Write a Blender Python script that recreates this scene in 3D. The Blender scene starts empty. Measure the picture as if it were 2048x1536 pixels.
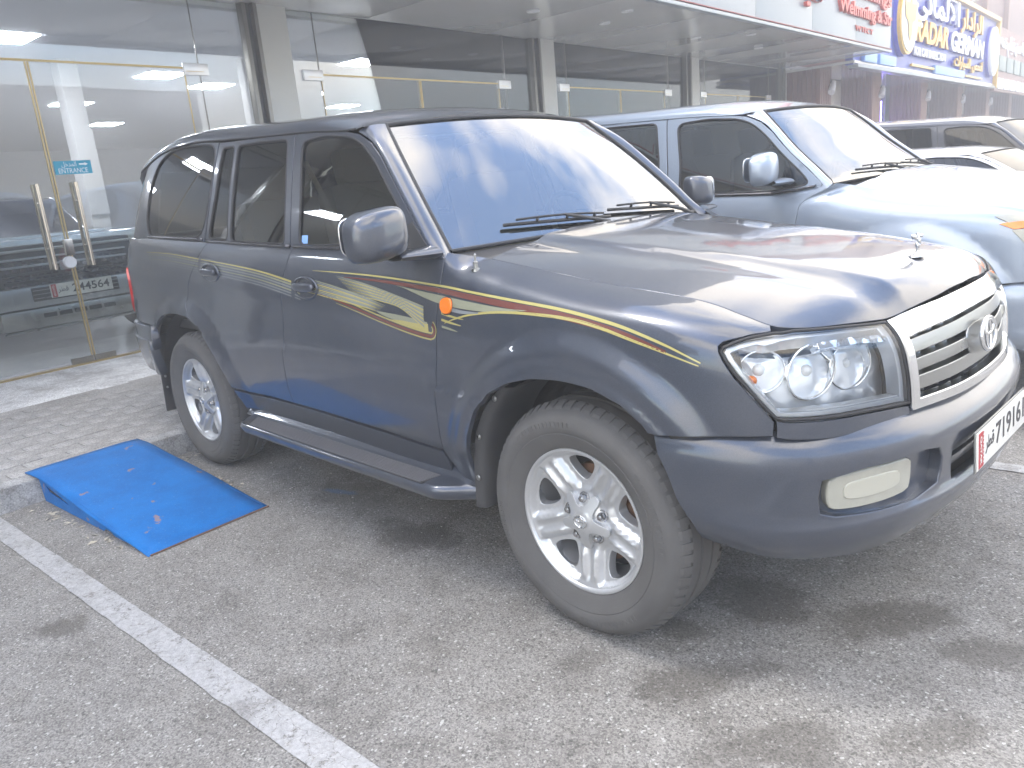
import bpy, bmesh, math, random
import numpy as np
from mathutils import Vector, Matrix
from mathutils.geometry import delaunay_2d_cdt

# ------------------------------------------------------------------ camera, world, sun, exposure
SC = bpy.context.scene
COL = SC.collection
random.seed(7)
RNG = np.random.default_rng(7)

cam_d = bpy.data.cameras.new("camera")
cam = bpy.data.objects.new("camera", cam_d)
COL.objects.link(cam)
SC.camera = cam
_yaw, _pit, _rol = 2.37714870, 0.258331947, -0.0898041202
_f = Vector((math.cos(_yaw)*math.cos(_pit), math.sin(_yaw)*math.cos(_pit), -math.sin(_pit)))
_r = Vector((math.sin(_yaw), -math.cos(_yaw), 0.0))
_u = _r.cross(_f)
_r2 = _r*math.cos(_rol) + _u*math.sin(_rol)
_u2 = -_r*math.sin(_rol) + _u*math.cos(_rol)
M = Matrix((( _r2.x, _u2.x, -_f.x, 1.5129), (_r2.y, _u2.y, -_f.y, -2.6120), (_r2.z, _u2.z, -_f.z, 1.4642), (0, 0, 0, 1)))
cam.matrix_world = M
cam_d.sensor_fit = 'HORIZONTAL'
cam_d.sensor_width = 36.0
cam_d.lens = 1543.0/2048.0*36.0
cam_d.clip_start = 0.05
cam_d.clip_end = 400.0
cam_d.dof.use_dof = False

SUN_AZ = math.radians(205)      # direction the light comes from, measured from +X towards +Y
SUN_EL = math.radians(58)
world = bpy.data.worlds.new("World")
SC.world = world
world.use_nodes = True
_nt = world.node_tree
_bg = _nt.nodes["Background"]
_sky = _nt.nodes.new("ShaderNodeTexSky")
_sky.sky_type = 'NISHITA'
_sky.sun_disc = False
_sky.sun_elevation = SUN_EL
_sky.sun_rotation = math.pi/2 - SUN_AZ
_sky.air_density = 1.0
_sky.dust_density = 0.8
_sky.ozone_density = 1.0
_tc = _nt.nodes.new("ShaderNodeTexCoord")
_mp = _nt.nodes.new("ShaderNodeMapping")
_mp.inputs['Scale'].default_value = (1.0, 1.0, 2.2)
_nz = _nt.nodes.new("ShaderNodeTexNoise")
_nz.inputs['Scale'].default_value = 1.5
_nz.inputs['Detail'].default_value = 4.0
_nz.inputs['Roughness'].default_value = 0.48
_nz.inputs['Distortion'].default_value = 0.35
_rp = _nt.nodes.new("ShaderNodeValToRGB")
_rp.color_ramp.elements[0].position = 0.43
_rp.color_ramp.elements[0].color = (0, 0, 0, 1)
_rp.color_ramp.elements[1].position = 0.60
_rp.color_ramp.elements[1].color = (1, 1, 1, 1)
_mx = _nt.nodes.new("ShaderNodeMix")
_mx.data_type = 'RGBA'
_mx.inputs['B'].default_value = (6.3, 5.75, 5.0, 1)
_nt.links.new(_tc.outputs['Generated'], _mp.inputs['Vector'])
_nt.links.new(_mp.outputs[0], _nz.inputs['Vector'])
_nt.links.new(_nz.outputs[0], _rp.inputs[0])
_nt.links.new(_rp.outputs[0], _mx.inputs['Factor'])
_nt.links.new(_sky.outputs[0], _mx.inputs['A'])
_nt.links.new(_mx.outputs['Result'], _bg.inputs['Color'])
_bg.inputs['Strength'].default_value = 0.14

sun_d = bpy.data.lights.new("sun", 'SUN')
sun_d.energy = 0.6
sun_d.angle = math.radians(14)
sun_d.color = (1.0, 0.95, 0.87)
sun = bpy.data.objects.new("sun", sun_d)
COL.objects.link(sun)
_sd = Vector((math.cos(SUN_AZ)*math.cos(SUN_EL), math.sin(SUN_AZ)*math.cos(SUN_EL), math.sin(SUN_EL)))
sun.rotation_euler = _sd.to_track_quat('Z', 'Y').to_euler()

SC.view_settings.view_transform = 'Standard'
SC.view_settings.look = 'None'
SC.view_settings.gamma = 1.0
SC.view_settings.use_curve_mapping = False
SC.view_settings.exposure = 2.62
SC.cycles.max_bounces = 10
SC.cycles.volume_bounces = 0
SC.cycles.use_denoising = True

# ------------------------------------------------------------------ materials
def srgb(r, g, b):
    f = lambda c: (c/12.92 if c <= 0.04045 else ((c+0.055)/1.055)**2.4)
    return (f(r/255), f(g/255), f(b/255), 1)

def mat(name, col, rough=0.5, metal=0.0, coat=0.0, spec=0.5, emit=None, estr=1.0, var=0.0, vscale=5.0,
        bump=0.0, bscale=40.0, ior=None, coat_rough=0.03, rvar=0.0, trans=0.0):
    m = bpy.data.materials.new(name)
    m.use_nodes = True
    nt = m.node_tree
    b = nt.nodes['Principled BSDF']
    c = tuple(col) + ((1,) if len(col) == 3 else ())
    b.inputs['Base Color'].default_value = c
    b.inputs['Roughness'].default_value = rough
    b.inputs['Metallic'].default_value = metal
    b.inputs['Coat Weight'].default_value = coat
    b.inputs['Coat Roughness'].default_value = coat_rough
    b.inputs['Specular IOR Level'].default_value = spec
    b.inputs['Transmission Weight'].default_value = trans
    if ior: b.inputs['IOR'].default_value = ior
    if emit:
        b.inputs['Emission Color'].default_value = tuple(emit)[:3] + (1,)
        b.inputs['Emission Strength'].default_value = estr
    if var or bump or rvar:
        tc = nt.nodes.new("ShaderNodeTexCoord")
    if var or rvar:
        nz = nt.nodes.new("ShaderNodeTexNoise")
        nz.inputs['Scale'].default_value = vscale
        nz.inputs['Detail'].default_value = 6
        nt.links.new(tc.outputs['Object'], nz.inputs['Vector'])
        if var:
            mx = nt.nodes.new("ShaderNodeMix"); mx.data_type = 'RGBA'
            mx.inputs['A'].default_value = tuple(x*(1-var) for x in c[:3]) + (1,)
            mx.inputs['B'].default_value = tuple(min(1, x*(1+var)) for x in c[:3]) + (1,)
            nt.links.new(nz.outputs[0], mx.inputs['Factor'])
            nt.links.new(mx.outputs['Result'], b.inputs['Base Color'])
        if rvar:
            mr = nt.nodes.new("ShaderNodeMapRange")
            mr.inputs['To Min'].default_value = max(0, rough-rvar)
            mr.inputs['To Max'].default_value = rough+rvar
            nt.links.new(nz.outputs[0], mr.inputs[0])
            nt.links.new(mr.outputs[0], b.inputs['Roughness'])
    if bump:
        n2 = nt.nodes.new("ShaderNodeTexNoise")
        n2.inputs['Scale'].default_value = bscale
        n2.inputs['Detail'].default_value = 4
        nt.links.new(tc.outputs['Object'], n2.inputs['Vector'])
        bp = nt.nodes.new("ShaderNodeBump")
        bp.inputs['Strength'].default_value = bump
        bp.inputs['Distance'].default_value = 0.01
        nt.links.new(n2.outputs[0], bp.inputs['Height'])
        nt.links.new(bp.outputs[0], b.inputs['Normal'])
    return m

def glass_mat(name, tint, refl=0.1, rough=0.0, opaque=0.0, fres=1.5):
    """thin sheet glass: see-through tint + fresnel reflection (no refraction)"""
    m = bpy.data.materials.new(name)
    m.use_nodes = True
    nt = m.node_tree
    nt.nodes.clear()
    out = nt.nodes.new("ShaderNodeOutputMaterial")
    tr = nt.nodes.new("ShaderNodeBsdfTransparent")
    tr.inputs[0].default_value = tuple(tint)[:3] + (1,)
    gl = nt.nodes.new("ShaderNodeBsdfGlossy")
    gl.inputs['Roughness'].default_value = rough
    fr = nt.nodes.new("ShaderNodeFresnel")
    fr.inputs['IOR'].default_value = fres
    ad = nt.nodes.new("ShaderNodeMath"); ad.operation = 'ADD'; ad.use_clamp = True
    ad.inputs[1].default_value = refl
    nt.links.new(fr.outputs[0], ad.inputs[0])
    mx = nt.nodes.new("ShaderNodeMixShader")
    nt.links.new(ad.outputs[0], mx.inputs[0])
    nt.links.new(tr.outputs[0], mx.inputs[1])
    nt.links.new(gl.outputs[0], mx.inputs[2])
    nt.links.new(mx.outputs[0], out.inputs['Surface'])
    return m

def paint_mat(name, base, flake, rough=0.28, metal=0.6, dust=0.06):
    m = mat(name, base, rough=rough, metal=metal, coat=1.0, coat_rough=0.02)
    nt = m.node_tree
    b = nt.nodes['Principled BSDF']
    tc = nt.nodes.new("ShaderNodeTexCoord")
    v = nt.nodes.new("ShaderNodeTexVoronoi")
    v.inputs['Scale'].default_value = 900
    nt.links.new(tc.outputs['Object'], v.inputs['Vector'])
    mx = nt.nodes.new("ShaderNodeMix"); mx.data_type = 'RGBA'
    mx.inputs['A'].default_value = tuple(base)[:3] + (1,)
    mx.inputs['B'].default_value = tuple(flake)[:3] + (1,)
    sep = nt.nodes.new("ShaderNodeSeparateColor")
    nt.links.new(v.outputs['Color'], sep.inputs[0])
    nt.links.new(sep.outputs[0], mx.inputs['Factor'])
    # thin road dust: large soft noise
    nz = nt.nodes.new("ShaderNodeTexNoise")
    nz.inputs['Scale'].default_value = 3.0
    nz.inputs['Detail'].default_value = 8
    nt.links.new(tc.outputs['Object'], nz.inputs['Vector'])
    mr = nt.nodes.new("ShaderNodeMapRange")
    mr.inputs['From Min'].default_value = 0.35
    mr.inputs['From Max'].default_value = 0.75
    mr.inputs['To Min'].default_value = 0.0
    mr.inputs['To Max'].default_value = dust*2
    nt.links.new(nz.outputs[0], mr.inputs[0])
    m2 = nt.nodes.new("ShaderNodeMix"); m2.data_type = 'RGBA'
    m2.inputs['B'].default_value = (0.34, 0.31, 0.27, 1)
    nt.links.new(mr.outputs[0], m2.inputs['Factor'])
    nt.links.new(mx.outputs['Result'], m2.inputs['A'])
    nt.links.new(m2.outputs['Result'], b.inputs['Base Color'])
    r2 = nt.nodes.new("ShaderNodeMapRange")
    r2.inputs['To Min'].default_value = 0.015
    r2.inputs['To Max'].default_value = 0.09
    nt.links.new(nz.outputs[0], r2.inputs[0])
    nt.links.new(r2.outputs[0], b.inputs['Coat Roughness'])
    return m

MT = {}
MT['paint'] = paint_mat('slate_paint', (0.036, 0.046, 0.068), (0.060, 0.072, 0.100), metal=.40, rough=.30, dust=.05)
MT['silver'] = paint_mat('silver_paint', (0.27, 0.32, 0.40), (0.36, 0.42, 0.50), rough=0.34, metal=0.45, dust=0.03)
MT['whitecar'] = paint_mat('pale_paint', (0.62, 0.64, 0.68), (0.70, 0.72, 0.76), metal=0.3, dust=0.02)
MT['darkcar'] = paint_mat('dark_paint', (0.03, 0.035, 0.05), (0.05, 0.055, 0.07), dust=0.03)
MT['pickup'] = paint_mat('grey_paint', (0.36, 0.38, 0.41), (0.44, 0.46, 0.49), dust=0.02)
MT['inner'] = mat('inner_body', (0.03, 0.03, 0.031), rough=0.7)
MT['liner'] = mat('wheel_liner', (0.030, 0.028, 0.026), rough=0.85, bump=0.3, bscale=60, var=0.4, vscale=9)
MT['trim'] = mat('black_trim', (0.045, 0.045, 0.047), rough=0.45, rvar=0.1)
MT['seal'] = mat('rubber_seal', (0.018, 0.018, 0.02), rough=0.55)
MT['belt'] = mat('belt_molding', (0.10, 0.10, 0.11), rough=0.25, metal=0.8)
MT['chrome'] = mat('chrome', (0.72, 0.73, 0.74), rough=0.07, metal=1.0)
MT['satin'] = mat('satin_chrome', (0.36, 0.365, 0.36), rough=0.30, metal=1.0, rvar=0.08, vscale=8)
MT['alloy'] = mat('alloy_rim', (0.56, 0.57, 0.58), rough=0.33, metal=0.65, coat=0.3, var=0.08, vscale=14)
MT['tyre'] = mat('tyre_rubber', (0.092, 0.090, 0.088), rough=0.85, var=0.30, vscale=7, bump=0.10, bscale=160)
MT['disc'] = mat('brake_disc', (0.16, 0.085, 0.05), rough=0.6, metal=0.5, var=0.4, vscale=20)
MT['dark_metal'] = mat('nut_metal', (0.45, 0.45, 0.46), rough=0.25, metal=1.0)
MT['carglass'] = glass_mat('tinted_glass', (0.42, 0.43, 0.41), refl=0.08)
MT['privacy'] = glass_mat('privacy_glass', (0.20, 0.205, 0.19), refl=0.12)
MT['deepglass'] = glass_mat('deep_tinted_glass', (0.06, 0.065, 0.07), refl=0.02, fres=1.4)
MT['screen'] = glass_mat('windscreen_glass', (0.22, 0.30, 0.29), refl=0.25, fres=1.6, rough=.03)
MT['lens'] = glass_mat('lamp_lens', (0.93, 0.95, 0.96), refl=0.02)
MT['reflector'] = mat('lamp_reflector', (0.95, 0.96, 0.97), rough=0.10, metal=0.85)
MT['housing'] = mat('lamp_housing', (0.88, 0.91, 0.95), rough=0.22, metal=0.35)
MT['steprib'] = mat('step_rib', (.13, .13, .14), rough=.5)
MT['fogbowl'] = mat('fog_bowl', (.44, .43, .36), rough=.2, coat=.6)
MT['bezel'] = mat('bright_bezel', (0.70, 0.72, 0.75), rough=0.22, metal=0.3, coat=.5)
MT['lampwhite'] = mat('lamp_white', (0.78, 0.78, 0.76), rough=0.25, coat=0.5)
MT['amber'] = mat('amber_lens', (0.95, 0.22, 0.01), rough=0.12, coat=1.0)
MT['redlens'] = mat('red_lens', (0.55, 0.015, 0.01), rough=0.12, coat=1.0)
MT['fog'] = mat('fog_lens', (0.36, 0.355, 0.30), rough=0.18, coat=1.0, var=0.12, vscale=20)
MT['yellow'] = mat('decal_yellow', (0.42, 0.37, 0.13), rough=0.22, coat=1.0)
MT['gold2'] = mat('decal_straw', (0.27, 0.28, 0.20), rough=0.22, coat=1.0)
MT['maroon'] = mat('decal_maroon', (0.15, 0.05, 0.04), rough=0.22, coat=1.0)
MT['greydecal'] = mat('decal_grey', (0.22, 0.24, 0.25), rough=0.22, coat=1.0)
MT['plate'] = mat('plate_white', (0.74, 0.73, 0.68), rough=0.4)
MT['platered'] = mat('plate_red', (0.45, 0.03, 0.04), rough=0.4)
MT['ink'] = mat('plate_ink', (0.03, 0.03, 0.035), rough=0.4)
MT['seatcloth'] = mat('seat_cloth', (0.42, 0.37, 0.30), rough=0.8)
MT['beltcloth'] = mat('seat_belt', (0.45, 0.42, 0.36), rough=0.8)

def facets(m, scale, strength, dist=.02):
    nt = m.node_tree; b = nt.nodes['Principled BSDF']
    tc = nt.nodes.new("ShaderNodeTexCoord"); v = nt.nodes.new("ShaderNodeTexVoronoi"); v.inputs['Scale'].default_value = scale
    v.feature = 'SMOOTH_F1'
    nt.links.new(tc.outputs['Object'], v.inputs['Vector'])
    bp = nt.nodes.new("ShaderNodeBump"); bp.inputs['Strength'].default_value = strength; bp.inputs['Distance'].default_value = dist
    nt.links.new(v.outputs['Distance'], bp.inputs['Height']); nt.links.new(bp.outputs[0], b.inputs['Normal'])
facets(MT['housing'], 16, 1.0, .03)
facets(MT['reflector'], 22, .8, .012)

# ------------------------------------------------------------------ object helpers
def link(o, parent=None):
    COL.objects.link(o)
    if parent is not None: o.parent = parent
    return o

def tag(o, label=None, cat=None, group=None, kind=None):
    if label: o['label'] = label
    if cat: o['category'] = cat
    if group: o['group'] = group
    if kind: o['kind'] = kind
    return o

def thing(name, label, cat, loc=(0, 0, 0), rz=0.0, group=None):
    o = bpy.data.objects.new(name, None)
    o.empty_display_size = 0.2
    COL.objects.link(o)
    o.location = loc
    o.rotation_euler = (0, 0, rz)
    return tag(o, label, cat, group)

def mesh_obj(name, verts, faces, m, parent=None, smooth=False, normals=None, mats=None, fmat=None):
    me = bpy.data.meshes.new(name)
    me.from_pydata([tuple(v) for v in verts], [], [tuple(f) for f in faces])
    for mm in (mats or [m]): me.materials.append(mm)
    if fmat is not None: me.polygons.foreach_set('material_index', fmat)
    if smooth: me.polygons.foreach_set('use_smooth', [True]*len(me.polygons))
    if normals is not None:
        me.normals_split_custom_set([tuple(n) for n in normals])
    me.update()
    o = bpy.data.objects.new(name, me)
    return link(o, parent)

def bm_obj(name, bm, m, parent=None, smooth=False, auto=None):
    me = bpy.data.meshes.new(name)
    bm.normal_update()
    bm.to_mesh(me); bm.free()
    for mm in (m if isinstance(m, (list, tuple)) else [m]): me.materials.append(mm)
    if smooth or auto:
        me.polygons.foreach_set('use_smooth', [True]*len(me.polygons))
        if auto:
            me.set_sharp_from_angle(angle=math.radians(auto))
    o = bpy.data.objects.new(name, me)
    return link(o, parent)

def add_box(bm, c, s, rz=0.0, bevel=0.0, rot=None, mi=0):
    """box with centre c and full size s, optionally bevelled, appended to bm"""
    n0 = len(bm.verts)
    r = bmesh.ops.create_cube(bm, size=1.0)
    vs = r['verts']
    bmesh.ops.scale(bm, vec=s, verts=vs)
    if bevel > 0:
        es = list({e for v in vs for e in v.link_edges})
        rb = bmesh.ops.bevel(bm, geom=es, offset=bevel, segments=2, affect='EDGES', profile=0.7, clamp_overlap=True)
        vs = list({v for f in rb['faces'] for v in f.verts} | {v for v in vs if v.is_valid})
    Mx = Matrix.Translation(Vector(c)) @ (rot.to_4x4() if rot is not None else Matrix.Rotation(rz, 4, 'Z'))
    for v in vs: v.co = Mx @ v.co
    if mi:
        for f in {f for v in vs for f in v.link_faces}: f.material_index = mi
    return vs

def box(name, c, s, m, parent=None, rz=0.0, bevel=0.0, rot=None):
    bm = bmesh.new()
    add_box(bm, c, s, rz, bevel, rot)
    return bm_obj(name, bm, m, parent, auto=35 if bevel else None)

def add_tube(bm, pts, r, n=8, cap=True, radii=None):
    pts = [Vector(p) for p in pts]
    rings = []
    up = Vector((0, 0, 1))
    prev = None
    for i, p in enumerate(pts):
        d = (pts[min(i+1, len(pts)-1)] - pts[max(i-1, 0)]).normalized()
        if prev is None:
            a = up if abs(d.dot(up)) < 0.95 else Vector((1, 0, 0))
            x = d.cross(a).normalized()
        else:
            x = (prev - d*prev.dot(d)).normalized()
        prev = x
        y = d.cross(x)
        rr = radii[i] if radii else r
        rings.append([bm.verts.new(p + (x*math.cos(2*math.pi*k/n) + y*math.sin(2*math.pi*k/n))*rr) for k in range(n)])
    for a, b in zip(rings[:-1], rings[1:]):
        for k in range(n):
            bm.faces.new((a[k], a[(k+1) % n], b[(k+1) % n], b[k]))
    if cap:
        bm.faces.new(list(reversed(rings[0]))); bm.faces.new(rings[-1])

def tube(name, pts, r, m, parent=None, n=8, radii=None):
    bm = bmesh.new(); add_tube(bm, pts, r, n, True, radii)
    bmesh.ops.recalc_face_normals(bm, faces=bm.faces)
    return bm_obj(name, bm, m, parent, auto=50)

def lathe(bm, prof, axis='y', n=48, origin=(0, 0, 0), closed=False):
    """prof = [(r, h)] revolved; axis y: h runs along -y (outwards on the near side)"""
    rings = []
    for r, h in prof:
        ring = []
        for k in range(n):
            a = 2*math.pi*k/n
            if axis == 'y': v = (r*math.cos(a), -h, r*math.sin(a))
            elif axis == 'z': v = (r*math.cos(a), r*math.sin(a), h)
            else: v = (h, r*math.cos(a), r*math.sin(a))
            ring.append(bm.verts.new(Vector(v) + Vector(origin)))
        rings.append(ring)
    for a, b in zip(rings[:-1], rings[1:]):
        for k in range(n):
            bm.faces.new((a[k], a[(k+1) % n], b[(k+1) % n], b[k]))
    return rings

def text_mesh(body, size, extrude=0.0, align='LEFT', bold=0.0, shear=0.0):
    cu = bpy.data.curves.new('lettering', 'FONT')
    cu.body = body
    cu.size = size
    cu.extrude = extrude
    cu.align_x = align
    cu.align_y = 'CENTER'
    cu.offset = bold
    cu.shear = shear
    cu.resolution_u = 4
    o = bpy.data.objects.new('lettering', cu)
    COL.objects.link(o)
    dg = bpy.context.evaluated_depsgraph_get()
    me = bpy.data.meshes.new_from_object(o.evaluated_get(dg))
    bpy.data.objects.remove(o)
    bpy.data.curves.remove(cu)
    return me

def text_obj(name, body, size, m, parent, origin, xdir, ydir, extrude=0.0, align='LEFT', bold=0.0, width=None, shear=0.0):
    """lettering in the plane spanned by xdir (reading direction) and ydir (up)"""
    me = text_mesh(body, size, extrude, align, bold, shear)
    x = Vector(xdir).normalized(); y = Vector(ydir).normalized(); z = x.cross(y)
    R = Matrix((( x.x, y.x, z.x, origin[0]), (x.y, y.y, z.y, origin[1]), (x.z, y.z, z.z, origin[2]), (0, 0, 0, 1)))
    if width and len(me.vertices):
        xs = [v.co.x for v in me.vertices]
        k = width/max(1e-6, max(xs)-min(xs))
        S = Matrix.Diagonal((k, 1, 1, 1))
        me.transform(S)
    me.transform(R)
    me.materials.clear(); me.materials.append(m)
    o = bpy.data.objects.new(name, me)
    return link(o, parent)

def copy_tree(o, parent=None):
    c = o.copy(); COL.objects.link(c); c.parent = parent
    for ch in list(o.children): copy_tree(ch, c)
    return c

def smooth01(x):
    x = np.clip(x, 0, 1)
    return x*x*(3-2*x)
# ------------------------------------------------------------------ car surfaces (metres; +X forward, near side is -Y)
def catmull(K, t):
    """K (n, ...) knots, t array in [0, n-1]"""
    K = np.asarray(K, float); n = len(K)
    t = np.clip(np.asarray(t, float), 0, n-1-1e-9)
    i = np.floor(t).astype(int); f = t-i
    g = lambda j: K[np.clip(j, 0, n-1)]
    p0, p1, p2, p3 = g(i-1), g(i), g(i+1), g(i+2)
    f = f.reshape(f.shape + (1,)*(K.ndim-1))
    return 0.5*((2*p1) + (-p0+p2)*f + (2*p0-5*p1+4*p2-p3)*f*f + (-p0+3*p1-3*p2+p3)*f**3)

PLAN = [(.868, .10), (.868, 0), (.858, -.22), (.815, -.46), (.775, -.61), (.722, -.745), (.652, -.838), (.55, -.897), (.42, -.924), (.2, -.935), (0, -.935),
        (-.3, -.931), (-.6, -.926), (-1.2, -.925), (-1.9, -.925), (-2.6, -.925), (-3.0, -.921), (-3.35, -.912), (-3.62, -.893), (-3.80, -.845),
        (-3.90, -.74), (-3.95, -.58), (-3.975, -.3), (-3.98, 0), (-3.98, .1)]
def _make_plan(pl):
    pl = np.array(pl)
    d = catmull(pl, np.linspace(1, len(pl)-2, 1600))
    s = np.concatenate([[0], np.cumsum(np.linalg.norm(np.diff(d, axis=0), axis=1))])
    u = np.linspace(0, s[-1], 1600)
    P = np.stack([np.interp(u, s, d[:, 0]), np.interp(u, s, d[:, 1])], 1)
    k = 31
    pad = np.concatenate([P[:1] - (P[k//2:0:-1]-P[:1])*np.array([-1, 1]), P, P[-1:] - (P[-2:-k//2-1:-1]-P[-1:])*np.array([-1, 1])])
    Q = np.stack([np.convolve(pad[:, j], np.hanning(k+2)[1:-1]/np.hanning(k+2)[1:-1].sum(), 'valid') for j in (0, 1)], 1)[:1600]
    s2 = np.concatenate([[0], np.cumsum(np.linalg.norm(np.diff(Q, axis=0), axis=1))])
    T = np.gradient(Q, s2, axis=0); T /= np.linalg.norm(T, axis=1)[:, None]
    N = np.stack([T[:, 1], -T[:, 0]], 1)      # outward (towards -Y on the near side)
    if N[800, 1] > 0: N = -N
    return s2, Q, N
PS, PP, PN = _make_plan(PLAN)
def plan(s):
    s = np.asarray(s, float)
    return (np.stack([np.interp(s, PS, PP[:, 0]), np.interp(s, PS, PP[:, 1])], -1),
            np.stack([np.interp(s, PS, PN[:, 0]), np.interp(s, PS, PN[:, 1])], -1))
def s_x(x):           # arc length at side position x
    return float(np.interp(-x, -PP[:, 0], PS))
def s_y(y):           # arc length at front position y (y <= 0)
    k = 700
    return float(np.interp(-y, -PP[:k, 1], PS[:k]))
def s_yr(y):          # rear
    k = 1100
    return float(np.interp(y, PP[k:, 1], PS[k:]))

# section knots (offset outwards, z) from sill to top seam, keyed along the plan
ROWS = [
 (s_y(0),     [(0, .45), (.0, .55), (.02, .65), (.022, .72), (.018, .77), (.008, .83), (0, .89), (-.012, .94), (-.027, .98), (-.040, 1.005), (-.050, 1.021), (-.058, 1.031)]),
 (s_y(-.25),  [(0, .45), (.0, .55), (.02, .65), (.020, .72), (.015, .77), (.008, .83), (0, .89), (-.012, .94), (-.027, .98), (-.040, 1.002), (-.050, 1.017), (-.060, 1.026)]),
 (s_y(-.46),  [(0, .45), (.0, .55), (.01, .65), (.010, .72), (.008, .77), (.005, .83), (0, .88), (-.010, .93), (-.024, .965), (-.036, .985), (-.048, 1.000), (-.058, 1.010)]),
 (s_y(-.66),  [(0, .45), (.0, .55), (.01, .65), (.010, .72), (.008, .77), (.004, .83), (0, .88), (-.010, .93), (-.022, .970), (-.036, .997), (-.050, 1.013), (-.065, 1.024)]),
 (s_x(.66),   [(0, .45), (.0, .55), (.00, .65), (.002, .72), (.004, .77), (.002, .83), (0, .88), (-.008, .93), (-.020, .975), (-.038, 1.005), (-.060, 1.025), (-.088, 1.038)]),
 (s_x(.55),   [(0, .45), (0, .55), (0, .65), (.002, .73), (.003, .80), (0, .87), (-.004, .93), (-.014, .98), (-.034, 1.015), (-.064, 1.040), (-.100, 1.053), (-.138, 1.061)]),
 (s_x(.36),   [(0, .45), (0, .57), (0, .68), (.002, .76), (.003, .84), (0, .91), (-.005, .97), (-.016, 1.015), (-.038, 1.050), (-.072, 1.074), (-.120, 1.089), (-.168, 1.098)]),
 (s_x(.0),    [(0, .45), (0, .60), (0, .72), (.003, .81), (.002, .89), (-.002, .96), (-.008, 1.01), (-.020, 1.050), (-.043, 1.084), (-.080, 1.109), (-.126, 1.126), (-.175, 1.137)]),
 (s_x(-.30),  [(-.03, .35), (-.006, .57), (0, .68), (.004, .78), (.003, .88), (-.001, .97), (-.007, 1.03), (-.019, 1.080), (-.041, 1.120), (-.076, 1.149), (-.118, 1.168), (-.162, 1.182)]),
 (s_x(-.46),  [(-.04, .335), (-.012, .55), (0, .66), (.004, .77), (.003, .88), (-.001, .97), (-.007, 1.04), (-.018, 1.095), (-.037, 1.140), (-.070, 1.172), (-.110, 1.193), (-.152, 1.207)]),
 (s_x(-.62),  [(-.050, .36), (-.02, .50), (-.004, .60), (.004, .71), (.006, .80), (.001, .89), (-.003, .97), (-.010, 1.05), (-.020, 1.11), (-.034, 1.165), (-.046, 1.210), (-.060, 1.240)]),
 (s_x(-.90),  [(-.045, .38), (-.02, .50), (-.004, .60), (.004, .71), (.006, .80), (.001, .89), (-.002, .97), (-.007, 1.05), (-.015, 1.12), (-.028, 1.175), (-.041, 1.218), (-.055, 1.247)]),
 (s_x(-1.7),  [(-.045, .42), (-.02, .52), (-.004, .62), (.004, .73), (.006, .83), (.001, .92), (-.002, 1.00), (-.007, 1.08), (-.015, 1.14), (-.028, 1.192), (-.041, 1.232), (-.055, 1.262)]),
 (s_x(-2.6),  [(-.045, .42), (-.02, .52), (-.004, .64), (.004, .75), (.006, .85), (.001, .94), (-.002, 1.02), (-.007, 1.10), (-.015, 1.16), (-.028, 1.215), (-.041, 1.256), (-.055, 1.288)]),
 (s_x(-3.35), [(-.045, .45), (-.02, .55), (-.004, .66), (.004, .77), (.006, .87), (.001, .96), (-.002, 1.04), (-.007, 1.12), (-.015, 1.18), (-.028, 1.235), (-.041, 1.278), (-.055, 1.311)]),
 (s_yr(0),    [(-.045, .45), (-.02, .55), (-.004, .66), (.004, .77), (.006, .87), (.001, .96), (-.002, 1.04), (-.007, 1.12), (-.015, 1.18), (-.026, 1.235), (-.037, 1.278), (-.048, 1.311)]),
]
_RS = np.array([r[0] for r in ROWS]); _RK = np.array([r[1] for r in ROWS])    # (m, 12, 2)
_mm = np.zeros_like(_RK)
_dl = np.diff(_RK, axis=0)/np.diff(_RS)[:, None, None]
for _i in range(1, len(_RS)-1):
    a, b = _dl[_i-1], _dl[_i]
    h0, h1 = _RS[_i]-_RS[_i-1], _RS[_i+1]-_RS[_i]
    w1, w2 = 2*h1+h0, h1+2*h0
    with np.errstate(divide='ignore', invalid='ignore'):
        hm = (w1+w2)/(w1/a + w2/b)
    _mm[_i] = np.where(a*b > 0, hm, 0)
_mm = np.nan_to_num(_mm)
def section(s):
    s = np.clip(np.asarray(s, float), _RS[0], _RS[-1]-1e-6)
    i = np.clip(np.searchsorted(_RS, s, 'right')-1, 0, len(_RS)-2)
    h = (_RS[i+1]-_RS[i])[..., None, None]; u = ((s-_RS[i])/(_RS[i+1]-_RS[i]))[..., None, None]
    return ((2*u**3-3*u**2+1)*_RK[i] + (u**3-2*u**2+u)*h*_mm[i] + (-2*u**3+3*u**2)*_RK[i+1] + (u**3-u**2)*h*_mm[i+1])
def sm(x): 
    x = np.clip(x, 0, 1); return x*x*(3-2*x)
def crease_z(x):
    return np.interp(x, [-2.5, -2.07, -1.73, -1.2, -.86, -.65, -.36], [.822, .835, .82, .799, .775, .769, .758])
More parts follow.
